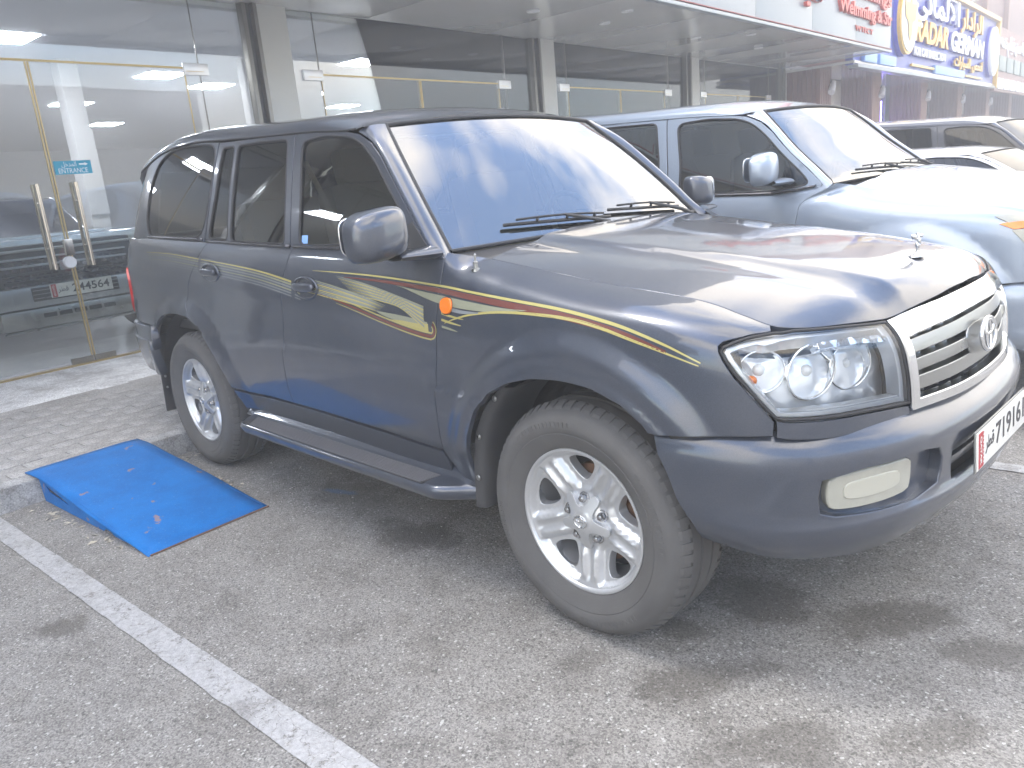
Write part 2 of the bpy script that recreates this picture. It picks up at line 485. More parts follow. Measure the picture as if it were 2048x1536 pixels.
def FB(s, t):
    """lower body: s along the plan, t in [0,1] from sill to top seam"""
    s = np.asarray(s, float); t = np.asarray(t, float)
    K = section(s)                                   # (..., 12, 2)
    tt = np.clip(t, 0, 1)*11
    i = np.clip(np.floor(tt).astype(int), 0, 10); f = (tt-i)[..., None]
    tk = lambda j: np.take_along_axis(K, np.clip(j, 0, 11)[..., None, None], axis=-2)[..., 0, :]
    p0, p1, p2, p3 = tk(i-1), tk(i), tk(i+1), tk(i+2)
    q = 0.5*((2*p1) + (-p0+p2)*f + (2*p0-5*p1+4*p2-p3)*f*f + (-p0+3*p1-3*p2+p3)*f**3)
    off, z = q[..., 0], q[..., 1]
    P, N = plan(s)
    x = P[..., 0]
    # lower door step, flares
    off = off + .010*sm((crease_z(x)-z)/.014)*sm((x+2.75)/.1)*sm((-.30-x)/.12)*sm((z-.45)/.1)
    r1 = np.hypot(x, z-.385)
    off = off + .024*sm((.64-r1)/.085)*sm((.62-x)/.2)*sm((z-.36)/.2) + .006*sm((.53-r1)/.03)
    r2 = np.hypot((x+2.86)/1.03, z-.385)
    off = off + .020*sm((.63-r2)/.08) + .006*sm((.555-r2)/.03)
    # gentle shoulder crease along the doors
    off = off + .004*np.exp(-((z-(1.02+.03*(-.8-x)))/.05)**2)*sm((-.4-x)/.4)
    return np.stack([P[..., 0]+N[..., 0]*off, P[..., 1]+N[..., 1]*off, z], -1)
_TT = np.linspace(0, 1, 111)
_TC = {}
def fb_t(s, z):
    k = round(float(s), 5)
    if k not in _TC:
        _TC[k] = np.maximum.accumulate(FB(np.full(111, float(s)), _TT)[:, 2])
    return float(np.interp(z, _TC[k], _TT))
def X_(x, z): s = s_x(x); return (s, fb_t(s, z))
def Y_(y, z): s = s_y(y); return (s, fb_t(s, z))
def R_(y, z): s = s_yr(y); return (s, fb_t(s, z))

# greenhouse side: (s, z)
_SRB = s_x(-3.45)
def GH(s, z):
    s = np.asarray(s, float); z = np.asarray(z, float)
    P, N = plan(s)
    dz = z-1.245
    rear = sm((s-_SRB)/.55)
    off = -.053 - .22*dz - .18*dz*dz - rear*(.10*dz+.05*dz*dz)
    return np.stack([P[..., 0]+N[..., 0]*off, P[..., 1]+N[..., 1]*off, z], -1)
# seam of bonnet (t = 1 line)
_hs = np.linspace(0, s_x(-.62), 200)
_hp = FB(_hs, np.ones(200))
def hood_z(x, y):
    x = np.asarray(x, float); y = np.asarray(y, float)
    zc = np.interp(x, [-.62, -.5, -.4, -.22, 0, .22, .45, .6, .676, .72, .75, .78, .80, .813], [1.268, 1.258, 1.248, 1.231, 1.205, 1.178, 1.146, 1.123, 1.109, 1.096, 1.084, 1.068, 1.053, 1.034])
    o = np.argsort(_hp[:, 0])
    zs = np.interp(x, _hp[o, 0], _hp[o, 2]); ys = np.maximum(np.interp(x, _hp[o, 0], -_hp[o, 1]), 1e-3)
    a = np.clip(np.abs(y)/ys, 0, 1.05)
    z = zc-(zc-zs)*a**2.8
    yp = .50-.10*sm((x+.5)/1.2)
    z = z + (.010*sm((yp-np.abs(y))/.055) - .006*np.exp(-((np.abs(y)-yp-.05)/.05)**2))*sm((.80-x)/.10)*sm((x+.75)/.3)
    return z
def HD(x, y):
    return np.stack([np.asarray(x, float)+0*np.asarray(y, float), np.asarray(y, float)+0*np.asarray(x, float), hood_z(x, y)], -1)
def WS(u, w):
    """windscreen: u in [-1,1] across (u=-1 near side), w in [0,1] bottom to top"""
    u = np.asarray(u, float); w = np.asarray(w, float)
    y = u*(.800+(.632-.800)*w + .012*np.sin(np.pi*w))
    x = (-.545-.085*u*u)*(1-w) + (-1.080-.065*u*u)*w
    z = (1.240-.006*u*u)*(1-w) + (1.742-.022*u*u)*w + .022*np.sin(np.pi*w)*(1-.3*u*u)
    return np.stack([x, y, z], -1)
ROOFX = [-1.08, -1.3, -1.7, -2.2, -2.6, -3.1, -3.45, -3.70, -3.86]
ROOFZ = [-.030, -.004, .020, .032, .036, .022, -.012, -.055, -.11]
def roofdz(x): return np.interp(x, ROOFX[::-1], ROOFZ[::-1])
# bumper loft
class Loft:
    def __init__(self, planpts, rows):
        pl = np.array(planpts)
        d = catmull(pl, np.linspace(1, len(pl)-2, 900))
        s = np.concatenate([[0], np.cumsum(np.linalg.norm(np.diff(d, axis=0), axis=1))])
        u = np.linspace(0, s[-1], 900)
        self.s = u
        self.P = np.stack([np.interp(u, s, d[:, 0]), np.interp(u, s, d[:, 1])], 1)
        T = np.gradient(self.P, u, axis=0); T /= np.linalg.norm(T, axis=1)[:, None]
        self.N = np.stack([T[:, 1], -T[:, 0]], 1)
        if self.N[10, 0]*np.sign(self.P[10, 0]-(-1.5)) < 0: self.N = -self.N
        self.rs = np.array([self.sy(-r[0]) if r[0] < 5 else self.sx(r[0]-10) for r in rows])
        self.rk = np.array([r[1] for r in rows])
    def sy(self, y): return float(np.interp(-y, -self.P[:, 1], self.s))
    def sx(self, x): return float(np.interp(-x, -self.P[:, 0], self.s))
    def __call__(self, s, t):
        s = np.asarray(s, float); t = np.asarray(t, float)
        sg = np.where(s < 0, -1.0, 1.0); a = np.abs(s)
        K = np.stack([np.stack([np.interp(a, self.rs, self.rk[:, k, j]) for j in (0, 1)], -1) for k in range(self.rk.shape[1])], -2)
        n = K.shape[-2]
        tt = np.clip(t, 0, 1)*(n-1)
        i = np.clip(np.floor(tt).astype(int), 0, n-2); f = (tt-i)[..., None]
        tk = lambda j: np.take_along_axis(K, np.clip(j, 0, n-1)[..., None, None], axis=-2)[..., 0, :]
        p0, p1, p2, p3 = tk(i-1), tk(i), tk(i+1), tk(i+2)
        q = 0.5*((2*p1) + (-p0+p2)*f + (2*p0-5*p1+4*p2-p3)*f*f + (-p0+3*p1-3*p2+p3)*f**3)
        Px = np.interp(a, self.s, self.P[:, 0]); Py = np.interp(a, self.s, self.P[:, 1])
        Nx = np.interp(a, self.s, self.N[:, 0]); Ny = np.interp(a, self.s, self.N[:, 1])
        return np.stack([Px+Nx*q[..., 0], (Py+Ny*q[..., 0])*sg, q[..., 1]], -1)
    def tz(self, s, z):
        ts = np.linspace(0, 1, 200)
        zz = self(np.full(200, s), ts)[:, 2]
        o = np.argsort(zz)
        return float(np.interp(z, zz[o], ts[o]))
    def Y(self, y, z):
        s = self.sy(-abs(y)); 
        return (s if y <= 0 else -s, self.tz(s, z))
    def X(self, x, z):
        s = self.sx(x); return (s, self.tz(s, z))
BUMP = Loft([(.925, .1), (.925, 0), (.918, -.20), (.897, -.38), (.857, -.55), (.797, -.69), (.72, -.80), (.62, -.878), (.50, -.925), (.36, -.950), (.24, -.958), (.1, -.96)],
 [(0,   [(-.06, .395), (-.020, .445), (.000, .490), (.006, .515), (-.008, .540), (-.010, .58), (-.008, .63), (-.004, .672), (-.010, .702), (-.035, .732), (-.075, .758), (-.125, .772)]),
  (.45, [(-.06, .392), (-.020, .445), (.000, .490), (.006, .515), (-.008, .540), (-.010, .58), (-.008, .63), (-.003, .675), (-.009, .706), (-.032, .738), (-.065, .762), (-.105, .776)]),
  (.69, [(-.05, .400), (-.018, .445), (-.002, .490), (.003, .515), (-.006, .540), (-.007, .58), (-.005, .63), (-.001, .678), (-.007, .710), (-.024, .742), (-.048, .765), (-.075, .780)]),
  (10.62, [(-.05, .415), (-.022, .450), (-.008, .490), (-.004, .515), (-.006, .540), (-.004, .58), (-.001, .63), (.001, .675), (-.003, .708), (-.014, .738), (-.028, .760), (-.042, .776)]),
  (10.45, [(-.045, .450), (-.028, .475), (-.016, .505), (-.011, .525), (-.008, .545), (-.004, .58), (-.001, .63), (.001, .672), (-.001, .704), (-.008, .732), (-.018, .752), (-.030, .766)]),
  (10.30, [(-.045, .480), (-.030, .495), (-.018, .515), (-.013, .530), (-.009, .548), (-.005, .58), (-.002, .63), (.000, .670), (-.002, .700), (-.008, .726), (-.016, .744), (-.026, .757)])])
def FULL(surf):
    def g(s, t):
        s = np.asarray(s, float)
        P = surf(np.abs(s), t)
        return np.stack([P[..., 0], P[..., 1]*np.where(s < 0, -1, 1), P[..., 2]], -1)
    return g
FBF, GHF = FULL(FB), FULL(GH)
ZDX = [-3.9, -3.85, -3.75, -3.6, -3.45, -3.3, -3.1, -2.8, -2.5, -2.1, -1.7, -1.5, -1.3, -1.19, -1.12, -1.05]
ZDZ = [1.50, 1.555, 1.645, 1.715, 1.760, 1.787, 1.808, 1.812, 1.792, 1.768, 1.748, 1.735, 1.716, 1.700, 1.675, 1.64]
def drip(x): return np.interp(x, ZDX, ZDZ)
def RF(a, v):
    """roof: a 0..1 front to rear, v -1..1 (v=-1 near side)"""
    a = np.asarray(a, float); v = np.asarray(v, float)
    av = np.abs(v)
    K = np.array([(0, -.004), (.010, .020), (.030, .040), (.070, .055), (.17, .071), (.36, .087), (.70, .094)])
    q = catmull(K, np.clip((1-av)*6.0, 0, 6))
    yn = .72*(1-q[..., 0]/.70)
    xf = -1.083-.065*(yn/.632)**2
    xr = -3.86+.06*av*av
    x = xf+(xr-xf)*a
    z0 = drip(x)
    dz = z0-1.245
    off = -.053-.22*dz-.18*dz*dz
    y0 = np.interp(x, PP[::-1, 0], -PP[::-1, 1]) if False else .925+off-.035*sm((-3.0-x)/.9)-.14*sm((-3.62-x)/.3)
    inw = q[..., 0]*np.where(q[..., 0] > .3, 1, 1)
    y = np.maximum(y0-inw*y0/.70, 0)
    cr = np.clip((x+3.95)/.25, .25, 1)
    z = z0+q[..., 1]*cr
    wf = np.clip(1-a/.13, 0, 1)**2
    z = z*(1-wf) + wf*(1.748-.024*(y/.632)**2)
    return np.stack([x, np.where(v < 0, -y, y), z], -1)

# ------------------------------------------------------------------ panels cut from surfaces
def chaikin(L, it=2, closed=True):
    L = [np.array(p, float) for p in L]
    for _ in range(it):
        o = []
        n = len(L)
        for i in range(n):
            a, b = L[i], L[(i+1) % n]
            o += [a*.75+b*.25, a*.25+b*.75]
        L = o
    return L
def roundc(L, r=.04, k=5):
    L = [np.array(p, float) for p in L]; o = []; n = len(L)
    for i in range(n):
        p0, p, p1 = L[i-1], L[i], L[(i+1) % n]
        d0, d1 = p0-p, p1-p
        l0, l1 = np.linalg.norm(d0), np.linalg.norm(d1)
        q = min(r, .45*l0, .45*l1)
        a, b = p+d0/l0*q, p+d1/l1*q
        for t in np.linspace(0, 1, k): o.append((1-t)**2*a+2*t*(1-t)*p+t*t*b)
    return o
def dens(L, res, sc):
    out = []
    n = len(L)
    for i in range(n):
        a, b = np.array(L[i], float), np.array(L[(i+1) % n], float)
        d = np.linalg.norm((b-a)*sc)
        k = max(1, int(math.ceil(d/res)))
        for j in range(k): out.append(a+(b-a)*j/k)
    return np.array(out)
def area2(L): 
    x, y = L[:, 0], L[:, 1]
    return np.sum(x*np.roll(y, -1)-np.roll(x, -1)*y)
def pip(P, L):
    inside = np.zeros(len(P), bool)
    x, y = P[:, 0], P[:, 1]
    n = len(L)
    for i in range(n):
        x0, y0 = L[i]; x1, y1 = L[(i+1) % n]
        if y0 == y1: continue
        c = ((y0 > y) != (y1 > y)) & (x < (x1-x0)*(y-y0)/(y1-y0)+x0)
        inside ^= c
    return inside
def distseg(P, L):
    d = np.full(len(P), 1e9)
    for i in range(len(L)):
        a, b = L[i], L[(i+1) % len(L)]
        ab = b-a; l = max(ab@ab, 1e-12)
        t = np.clip(((P-a)@ab)/l, 0, 1)
        d = np.minimum(d, np.linalg.norm(P-a-t[:, None]*ab, axis=1))
    return d

def panel(name, loop, surf, m, parent=None, res=.035, holes=(), thick=.014, offset=0.0, inset=0.0, sc=(1, .85), edge=.0018,
          rnd=0, hrnd=0, mirror=False, ref=(-1.5, 0, .6), flip=None, label=None, noflange=False, both=False):
    sc = np.array(sc, float)
    L = np.array(chaikin(loop, rnd)) if rnd else np.array(loop, float)
    H = [np.array(chaikin(h, hrnd)) if hrnd else np.array(h, float) for h in holes]
    L = dens(L, res*.7, sc); H = [dens(h, res*.7, sc) for h in H]
    if area2(L) < 0: L = L[::-1]
    H = [h[::-1] if area2(h) > 0 else h for h in H]
    Ls = L*sc; Hs = [h*sc for h in H]
    if inset:
        T = np.roll(Ls, -1, 0)-np.roll(Ls, 1, 0); T /= np.maximum(np.linalg.norm(T, axis=1)[:, None], 1e-9)
        Ls = Ls+np.stack([-T[:, 1], T[:, 0]], 1)*inset
        L = Ls/sc
    lo, hi = Ls.min(0), Ls.max(0)
    gx, gy = np.meshgrid(np.arange(lo[0]+res/2, hi[0], res), np.arange(lo[1]+res/2, hi[1], res))
    gx = gx + (np.arange(gx.shape[0]) % 2)[:, None]*res*.5
    G = np.stack([gx.ravel(), gy.ravel()], 1)
    if len(G):
        G = G[pip(G, Ls)]
        for h in Hs: G = G[~pip(G, h)] if len(G) else G
        if len(G):
            d = distseg(G, Ls)
            for h in Hs: d = np.minimum(d, distseg(G, h))
            G = G[d > res*.42]
    V = [Vector(p) for p in Ls]; E = [(i, (i+1) % len(Ls)) for i in range(len(Ls))]
    rings = [list(range(len(Ls)))]
    for h in Hs:
        b = len(V); V += [Vector(p) for p in h]; E += [(b+i, b+(i+1) % len(h)) for i in range(len(h))]
        rings.append(list(range(b, b+len(h))))
    V += [Vector(p) for p in G]
    r = delaunay_2d_cdt(V, E, [], 0, 1e-7)
    v2 = np.array([tuple(v) for v in r[0]]); tri = [f for f in r[2] if len(f) == 3]
    omap = {}
    for ni, src in enumerate(r[3]):
        for sidx in src: omap[sidx] = ni
    cen = np.array([v2[list(f)].mean(0) for f in tri])
    keep = pip(cen, Ls)
    for h in Hs: keep &= ~pip(cen, h)
    tri = [f for f, k in zip(tri, keep) if k]
    D = v2/sc
    P0 = surf(D[:, 0], D[:, 1])
    e = 1.5e-3
    da = surf(D[:, 0]+e, D[:, 1])-surf(D[:, 0]-e, D[:, 1])
    db = surf(D[:, 0], D[:, 1]+e)-surf(D[:, 0], D[:, 1]-e)
    N = np.cross(da, db); ln = np.linalg.norm(N, axis=1)[:, None]
    N = np.where(ln > 1e-14, N/np.maximum(ln, 1e-14), np.array([[0, 0, 1.0]]))
    c = P0.mean(0); nm = N.mean(0)
    if flip is None: sgn = 1.0 if nm@(c-np.array(ref)) > 0 else -1.0
    else: sgn = flip
    N = N*sgn
    P = P0+N*offset
    verts = [tuple(p) for p in P]; faces = []; ln_ = []
    if not tri: return None
    # winding
    for f in tri:
        f = list(f)
        a, b, cc = P[f[0]], P[f[1]], P[f[2]]
        if np.cross(b-a, cc-a)@N[f[0]] < 0: f = f[::-1]
        faces.append(f); ln_ += [N[i] for i in f]
    if thick and not noflange:
        for ring in rings:
            idx = [omap[i] for i in ring]
            # drop duplicates
            idx2 = [idx[0]]
            for i in idx[1:]:
                if i != idx2[-1]: idx2.append(i)
            if idx2[0] == idx2[-1]: idx2.pop()
            n = len(idx2)
            if n < 3: continue
            Q = P[idx2]; Nn = N[idx2]
            T = np.roll(Q, -1, 0)-np.roll(Q, 1, 0); T /= np.maximum(np.linalg.norm(T, axis=1)[:, None], 1e-9)
            O = np.cross(T, Nn)*sgn
            b0 = len(verts)
            verts += [tuple(q) for q in Q]
            verts += [tuple(q) for q in Q+O*edge*.8-Nn*edge]
            verts += [tuple(q) for q in Q+O*edge*.8-Nn*(edge+thick)]
            for i in range(n):
                j = (i+1) % n
                for (r0, na, r1, nb) in ((0, Nn, 1, O), (1, O, 2, O)):
                    f = [b0+r0*n+i, b0+r0*n+j, b0+r1*n+j, b0+r1*n+i]
                    nn = [na[i], na[j], nb[j], nb[i]]
                    a, b_, c_ = (np.array(verts[f[0]]), np.array(verts[f[1]]), np.array(verts[f[2]]))
                    if np.cross(b_-a, c_-a)@(na[i]+nb[i]) < 0: f = f[::-1]; nn = nn[::-1]
                    faces.append(f); ln_ += nn
    verts = np.array(verts); ln_ = np.array(ln_)
    ln_ = ln_/np.maximum(np.linalg.norm(ln_, axis=1)[:, None], 1e-9)
    def emit(vs, fs, ns):
        o = mesh_obj(name, WARP(vs), fs, m, parent, smooth=True, normals=None if WARP is not IDENT else ns)
        if label: o['label'] = label
        return o
    o = emit(verts, faces, ln_)
    if mirror:
        vm = verts*np.array([1, -1, 1]); k = 0; fm = []; nmn = []
        for f in faces:
            n = len(f); seg = ln_[k:k+n]*np.array([1, -1, 1]); k += n
            fm.append(list(f)[::-1]); nmn += list(seg[::-1])
        o2 = emit(vm, fm, np.array(nmn))
        return [o, o2]
    return o
def IDENT(v): return v
WARP = IDENT

def strip(name, A, B, m, parent, mirror=False, thick=0, n=0):
    """smooth sheet between curve A and curve B (arrays n x 3), given as a grid list of rows"""
    pass
def grid_obj(name, G, m, parent=None, mirror=False, closed_u=False, out=None, two=False):
    """G: (nu, nv, 3) grid -> smooth mesh"""
    G = WARP(np.asarray(G).reshape(-1, 3)).reshape(np.asarray(G).shape)
    nu, nv = G.shape[:2]
    faces = []
    for i in range(nu-1 + (1 if closed_u else 0)):
        for j in range(nv-1):
            a, b = i, (i+1) % nu
            faces.append((a*nv+j, b*nv+j, b*nv+j+1, a*nv+j+1))
    V = G.reshape(-1, 3)
    if out is not None:
        f = faces[len(faces)//2]
        nrm = np.cross(V[f[1]]-V[f[0]], V[f[2]]-V[f[1]])
        if nrm@np.array(out) < 0: faces = [q[::-1] for q in faces]
    o = mesh_obj(name, V, faces, m, parent, smooth=True)
    if mirror:
        V2 = V*np.array([1, -1, 1])
        mesh_obj(name, V2, [q[::-1] for q in faces], m, parent, smooth=True)
    return o
def superell(bm, c, s, e=3.0, n=24, mfun=None):
    """rounded box: centre c, half sizes s, exponent e"""
    rings = []
    for i in range(n//2+1):
        ph = -math.pi/2+math.pi*i/(n//2)
        ring = []
        for k in range(n):
            th = 2*math.pi*k/n
            f = lambda w: math.copysign(abs(w)**(2/e), w)
            v = Vector((s[0]*f(math.cos(ph))*f(math.cos(th)), s[1]*f(math.cos(ph))*f(math.sin(th)), s[2]*f(math.sin(ph))))
            if mfun: v = mfun(v)
            ring.append(bm.verts.new(v+Vector(c)))
        rings.append(ring)
    for a, b in zip(rings[:-1], rings[1:]):
        for k in range(n): bm.faces.new((a[k], a[(k+1) % n], b[(k+1) % n], b[k]))
    bmesh.ops.remove_doubles(bm, verts=bm.verts, dist=1e-5)
    bmesh.ops.recalc_face_normals(bm, faces=bm.faces)
# ------------------------------------------------------------------ the off-road car
FD_SEAM = [(-.585, 1.215), (-.588, 1.15), (-.600, 1.05), (-.618, .90), (-.637, .768), (-.647, .65), (-.655, .55), (-.662, .505)]
BSEAM = [(-1.610, 1.255), (-1.650, 1.178), (-1.684, 1.10), (-1.706, .945), (-1.729, .817), (-1.748, .708), (-1.757, .60), (-1.748, .535)]
RSEAM = [(-2.475, 1.286), (-2.575, 1.199), (-2.700, 1.061), (-2.752, .960), (-2.715, .892), (-2.600, .850)]
RARCH = [(-2.600, .850), (-2.520, .785), (-2.445, .695), (-2.385, .61), (-2.345, .545)]
DBOT_F = [(-.71, .505), (-1.04, .522), (-1.42, .530), (-1.748, .533)]
DBOT_R = [(-1.758, .533), (-1.97, .535), (-2.21, .524), (-2.345, .540)]
GL_FRONT = [(-1.572, 1.262), (-1.586, 1.457), (-1.640, 1.705), (-1.453, 1.712), (-1.256, 1.690), (-1.157, 1.655), (-1.051, 1.582), (-.928, 1.465), (-.812, 1.354), (-.735, 1.262)]
GL_REAR = [(-2.236, 1.283), (-2.250, 1.486), (-2.268, 1.745), (-2.043, 1.742), (-1.765, 1.727), (-1.715, 1.505), (-1.690, 1.268)]
GL_VENT = [(-2.488, 1.300), (-2.452, 1.494), (-2.440, 1.750), (-2.300, 1.748), (-2.280, 1.487), (-2.264, 1.290)]
GL_QUART = [(-2.560, 1.312), (-2.510, 1.500), (-2.515, 1.765), (-2.70, 1.785), (-2.95, 1.797), (-3.161, 1.790), (-3.324, 1.735), (-3.405, 1.591), (-3.402, 1.418), (-3.345, 1.325)]

GL_FRONT, GL_REAR, GL_VENT, GL_QUART = [[tuple(q) for q in roundc(L_, r_)] for L_, r_ in ((GL_FRONT, .05), (GL_REAR, .035), (GL_VENT, .03), (GL_QUART, .10))]
def gz(L): return [(s_x(x), z) for x, z in L]
def fx(L): return [X_(x, z) for x, z in L]

def wheel(parent, loc, phase=0.0, flipped=False, detail=True, mt='alloy'):
    """one wheel: tyre, rim, hub cap and nuts; built facing -Y about the axle"""
    w = bpy.data.objects.new("wheel", None); w.empty_display_size = .1
    COL.objects.link(w); w.parent = parent; w.location = loc
    w.rotation_euler = (0, 0, math.pi if flipped else 0)
    bm = bmesh.new()
    pr = [(.235, .040), (.243, .052), (.252, .062), (.262, .068), (.275, .074), (.290, .081), (.300, .085), (.303, .0835), (.308, .087), (.325, .0895), (.340, .088), (.353, .083), (.362, .077),
          (.370, .068), (.379, .055), (.3865, .040), (.391, .028), (.386, .0265), (.386, .021), (.3925, .019), (.394, -.02), (.387, -.022), (.387, -.030), (.395, -.032), (.396, -.075), (.388, -.077), (.388, -.085), (.395, -.087),
          (.394, -.125), (.387, -.128), (.385, -.150), (.370, -.172), (.34, -.19), (.30, -.185), (.245, -.165)]
    lathe(bm, pr, 'y', 96)
    bmesh.ops.recalc_face_normals(bm, faces=bm.faces)
    ty = bm_obj("tyre", bm, MT['tyre'], w, auto=38)
    # tread blocks on the shoulders
    bm = bmesh.new()
    nb = 64
    for k in range(nb):
        a = 2*math.pi*(k+.5)/nb
        for (h0, h1, r0, da, rr) in ((.062, .024, .3785, 0, .0155), (-.158, -.130, .384, .5, .010)):
            aa = a + da*2*math.pi/nb
            R = Matrix.Rotation(-aa, 3, 'Y')
            hw = .0135 if k % 2 else .0115
            lo = [(.3725, -.064), (.3725, -.022)] if h0 > 0 else [(.378, .128), (.372, .160)]
            pts = []
            if h0 > 0: sec = [(.366, -.068), (.3835, -.0535), (.3935, -.034), (.3965, -.026), (.384, -.024), (.366, -.030)]
            else: sec = [(.384, .125), (.3965, .128), (.393, .146), (.378, .164), (.370, .16), (.37, .13)]
            f0 = [bm.verts.new(R @ Vector((r, y, -hw))) for r, y in sec]
            f1 = [bm.verts.new(R @ Vector((r, y, hw))) for r, y in sec]
            n = len(sec)
            for i in range(n): bm.faces.new((f0[i], f0[(i+1) % n], f1[(i+1) % n], f1[i]))
            bm.faces.new(f0[::-1]); bm.faces.new(f1)
    bmesh.ops.recalc_face_normals(bm, faces=bm.faces)
    bm_obj("tread", bm, MT['tyre'], ty)["kind"] = "stuff"
    # sidewall ribs: small radial serrations
    bm = bmesh.new()
    for k in range(120):
        if (k // 15) % 2: continue
        a = 2*math.pi*k/120
        R = Matrix.Rotation(-a, 4, 'Y')
        vs = add_box(bm, (.332, -.0895, 0), (.018, .002, .004))
        for v in vs: v.co = R @ v.co
    bm_obj("sidewall_ribs", bm, MT['tyre'], ty)["kind"] = "stuff"
    # rim: lip and barrel
    bm = bmesh.new()
    lathe(bm, [(.2455, .050), (.2450, .0585), (.2405, .0600), (.2345, .0570), (.2310, .0500), (.2290, .0420), (.224, .030), (.220, -.02), (.214, -.06), (.205, -.13), (.21, -.15)], 'y', 96)
    bmesh.ops.recalc_face_normals(bm, faces=bm.faces)
    for f in bm.faces: f.smooth = True
    rim = bm_obj("rim", bm, MT[mt], w, auto=60)
    # spoked face
    OA = [phase+2*math.pi*k/5 for k in range(5)]
    def face(x, z):
        x = np.asarray(x, float); z = np.asarray(z, float)
        r = np.hypot(x, z); a = np.arctan2(z, x)
        d = np.full(np.shape(r), 10.0)
        for o in OA: 
            q = np.abs((a-o+math.pi) % (2*math.pi)-math.pi); d = np.minimum(d, q)
        sp = (2*math.pi/10-d)                     # 0 at spoke centre
        h = np.interp(r, [0, .05, .075, .095, .13, .18, .215, .232], [.036, .036, .022, .020, .030, .038, .044, .0500])
        ww = sp*np.maximum(r, .05)                # metric distance from the spoke centre
        h = h + .0085*np.exp(-((ww-.0235)/.0075)**2)*sm((r-.085)/.05)*sm((.222-r)/.035)
        h = h - .006*np.exp(-(ww/.010)**2)*sm((r-.09)/.05)*sm((.225-r)/.03)
        h = h - .020*sm((ww-.034)/.018)*sm((r-.09)/.03)*sm((.232-r)/.02)
        return np.stack([x, -h, z], -1)
    holes = []
    for o in OA:
        hh = []
        for (r, da) in ((.122, 0), (.138, .15), (.168, .262), (.196, .285), (.210, .24), (.2145, .10), (.2145, -.10), (.210, -.24), (.196, -.285), (.168, -.262), (.138, -.15)):
            hh.append((r*math.cos(o+da), r*math.sin(o+da)))
        holes.append(hh)
    outer = [(.2315*math.cos(a), .2315*math.sin(a)) for a in np.linspace(0, 2*math.pi, 72, endpoint=False)]
    panel("spoke_disc", outer, face, MT[mt], rim, res=.0075 if detail else .016, holes=holes, hrnd=1, thick=.030, sc=(1, 1), edge=.004, ref=(0, .5, 0))
    # centre cap with five arms
    capo = []
    for k in range(5):
        a0 = OA[k]+2*math.pi/10
        for (r, da) in ((.047, -.55), (.060, -.28), (.098, -.155), (.102, 0), (.098, .155), (.060, .28), (.047, .55)):
            capo.append((r*math.cos(a0+da), r*math.sin(a0+da)))
    def capf(x, z):
        x = np.asarray(x, float); z = np.asarray(z, float); r = np.hypot(x, z)
        h = np.interp(r, [0, .034, .040, .055, .105], [.0560, .0555, .0525, .0480, .0330])
        return np.stack([x, -h, z], -1)
    panel("centre_cap", capo, capf, MT[mt], rim, res=.009, rnd=1, thick=.016, sc=(1, 1), edge=.002, ref=(0, .5, 0))
    bm = bmesh.new()
    for (ra, rb, w_) in ((.026, .020, .0022), (.008, .0175, .0018), (.018, .007, .0018)):
        ring = []
        for k in range(24):
            a = 2*math.pi*k/24
            ring.append((ra*math.cos(a), -.0575, rb*math.sin(a)+(.006 if ra == .018 else 0)))
        ring.append(ring[0])
        add_tube(bm, ring, w_, 6, cap=False)
    bm_obj("cap_emblem", bm, MT['chrome'], rim, smooth=True)
    for k in range(5):
        a = OA[k]
        bm = bmesh.new()
        o = (.0715*math.cos(a), 0, .0715*math.sin(a))
        lathe(bm, [(.0205, .022), (.0205, .0245), (.0165, .0245), (.0160, .019)], 'y', 24, o)
        rr = lathe(bm, [(.0135, .018), (.0135, .037), (.011, .043), (.006, .0455), (.0004, .046)], 'y', 6, o)
        bmesh.ops.recalc_face_normals(bm, faces=bm.faces)
        bm_obj("lug_nut", bm, MT['dark_metal'], w, auto=30)
    bm = bmesh.new()
    lathe(bm, [(.0005, -.03), (.10, -.03), (.155, -.035), (.165, -.04), (.165, -.07), (.10, -.075)], 'y', 40)
    bm_obj("brake_disc", bm, MT['disc'], w, auto=30)
    bm = bmesh.new()
    lathe(bm, [(.0005, -.10), (.22, -.10)], 'y', 40)
    bm_obj("brake_backing", bm, MT['liner'], w)
    return w

def ellipse_ring(bm, c, ax, ay, ra, rb, r, n=40, seg=8):
    c = Vector(c); ax = Vector(ax).normalized(); ay = Vector(ay).normalized()
    pts = [c+ax*ra*math.cos(2*math.pi*k/n)+ay*rb*math.sin(2*math.pi*k/n) for k in range(n)]
    pts.append(pts[0])
    add_tube(bm, pts, r, seg, cap=False)

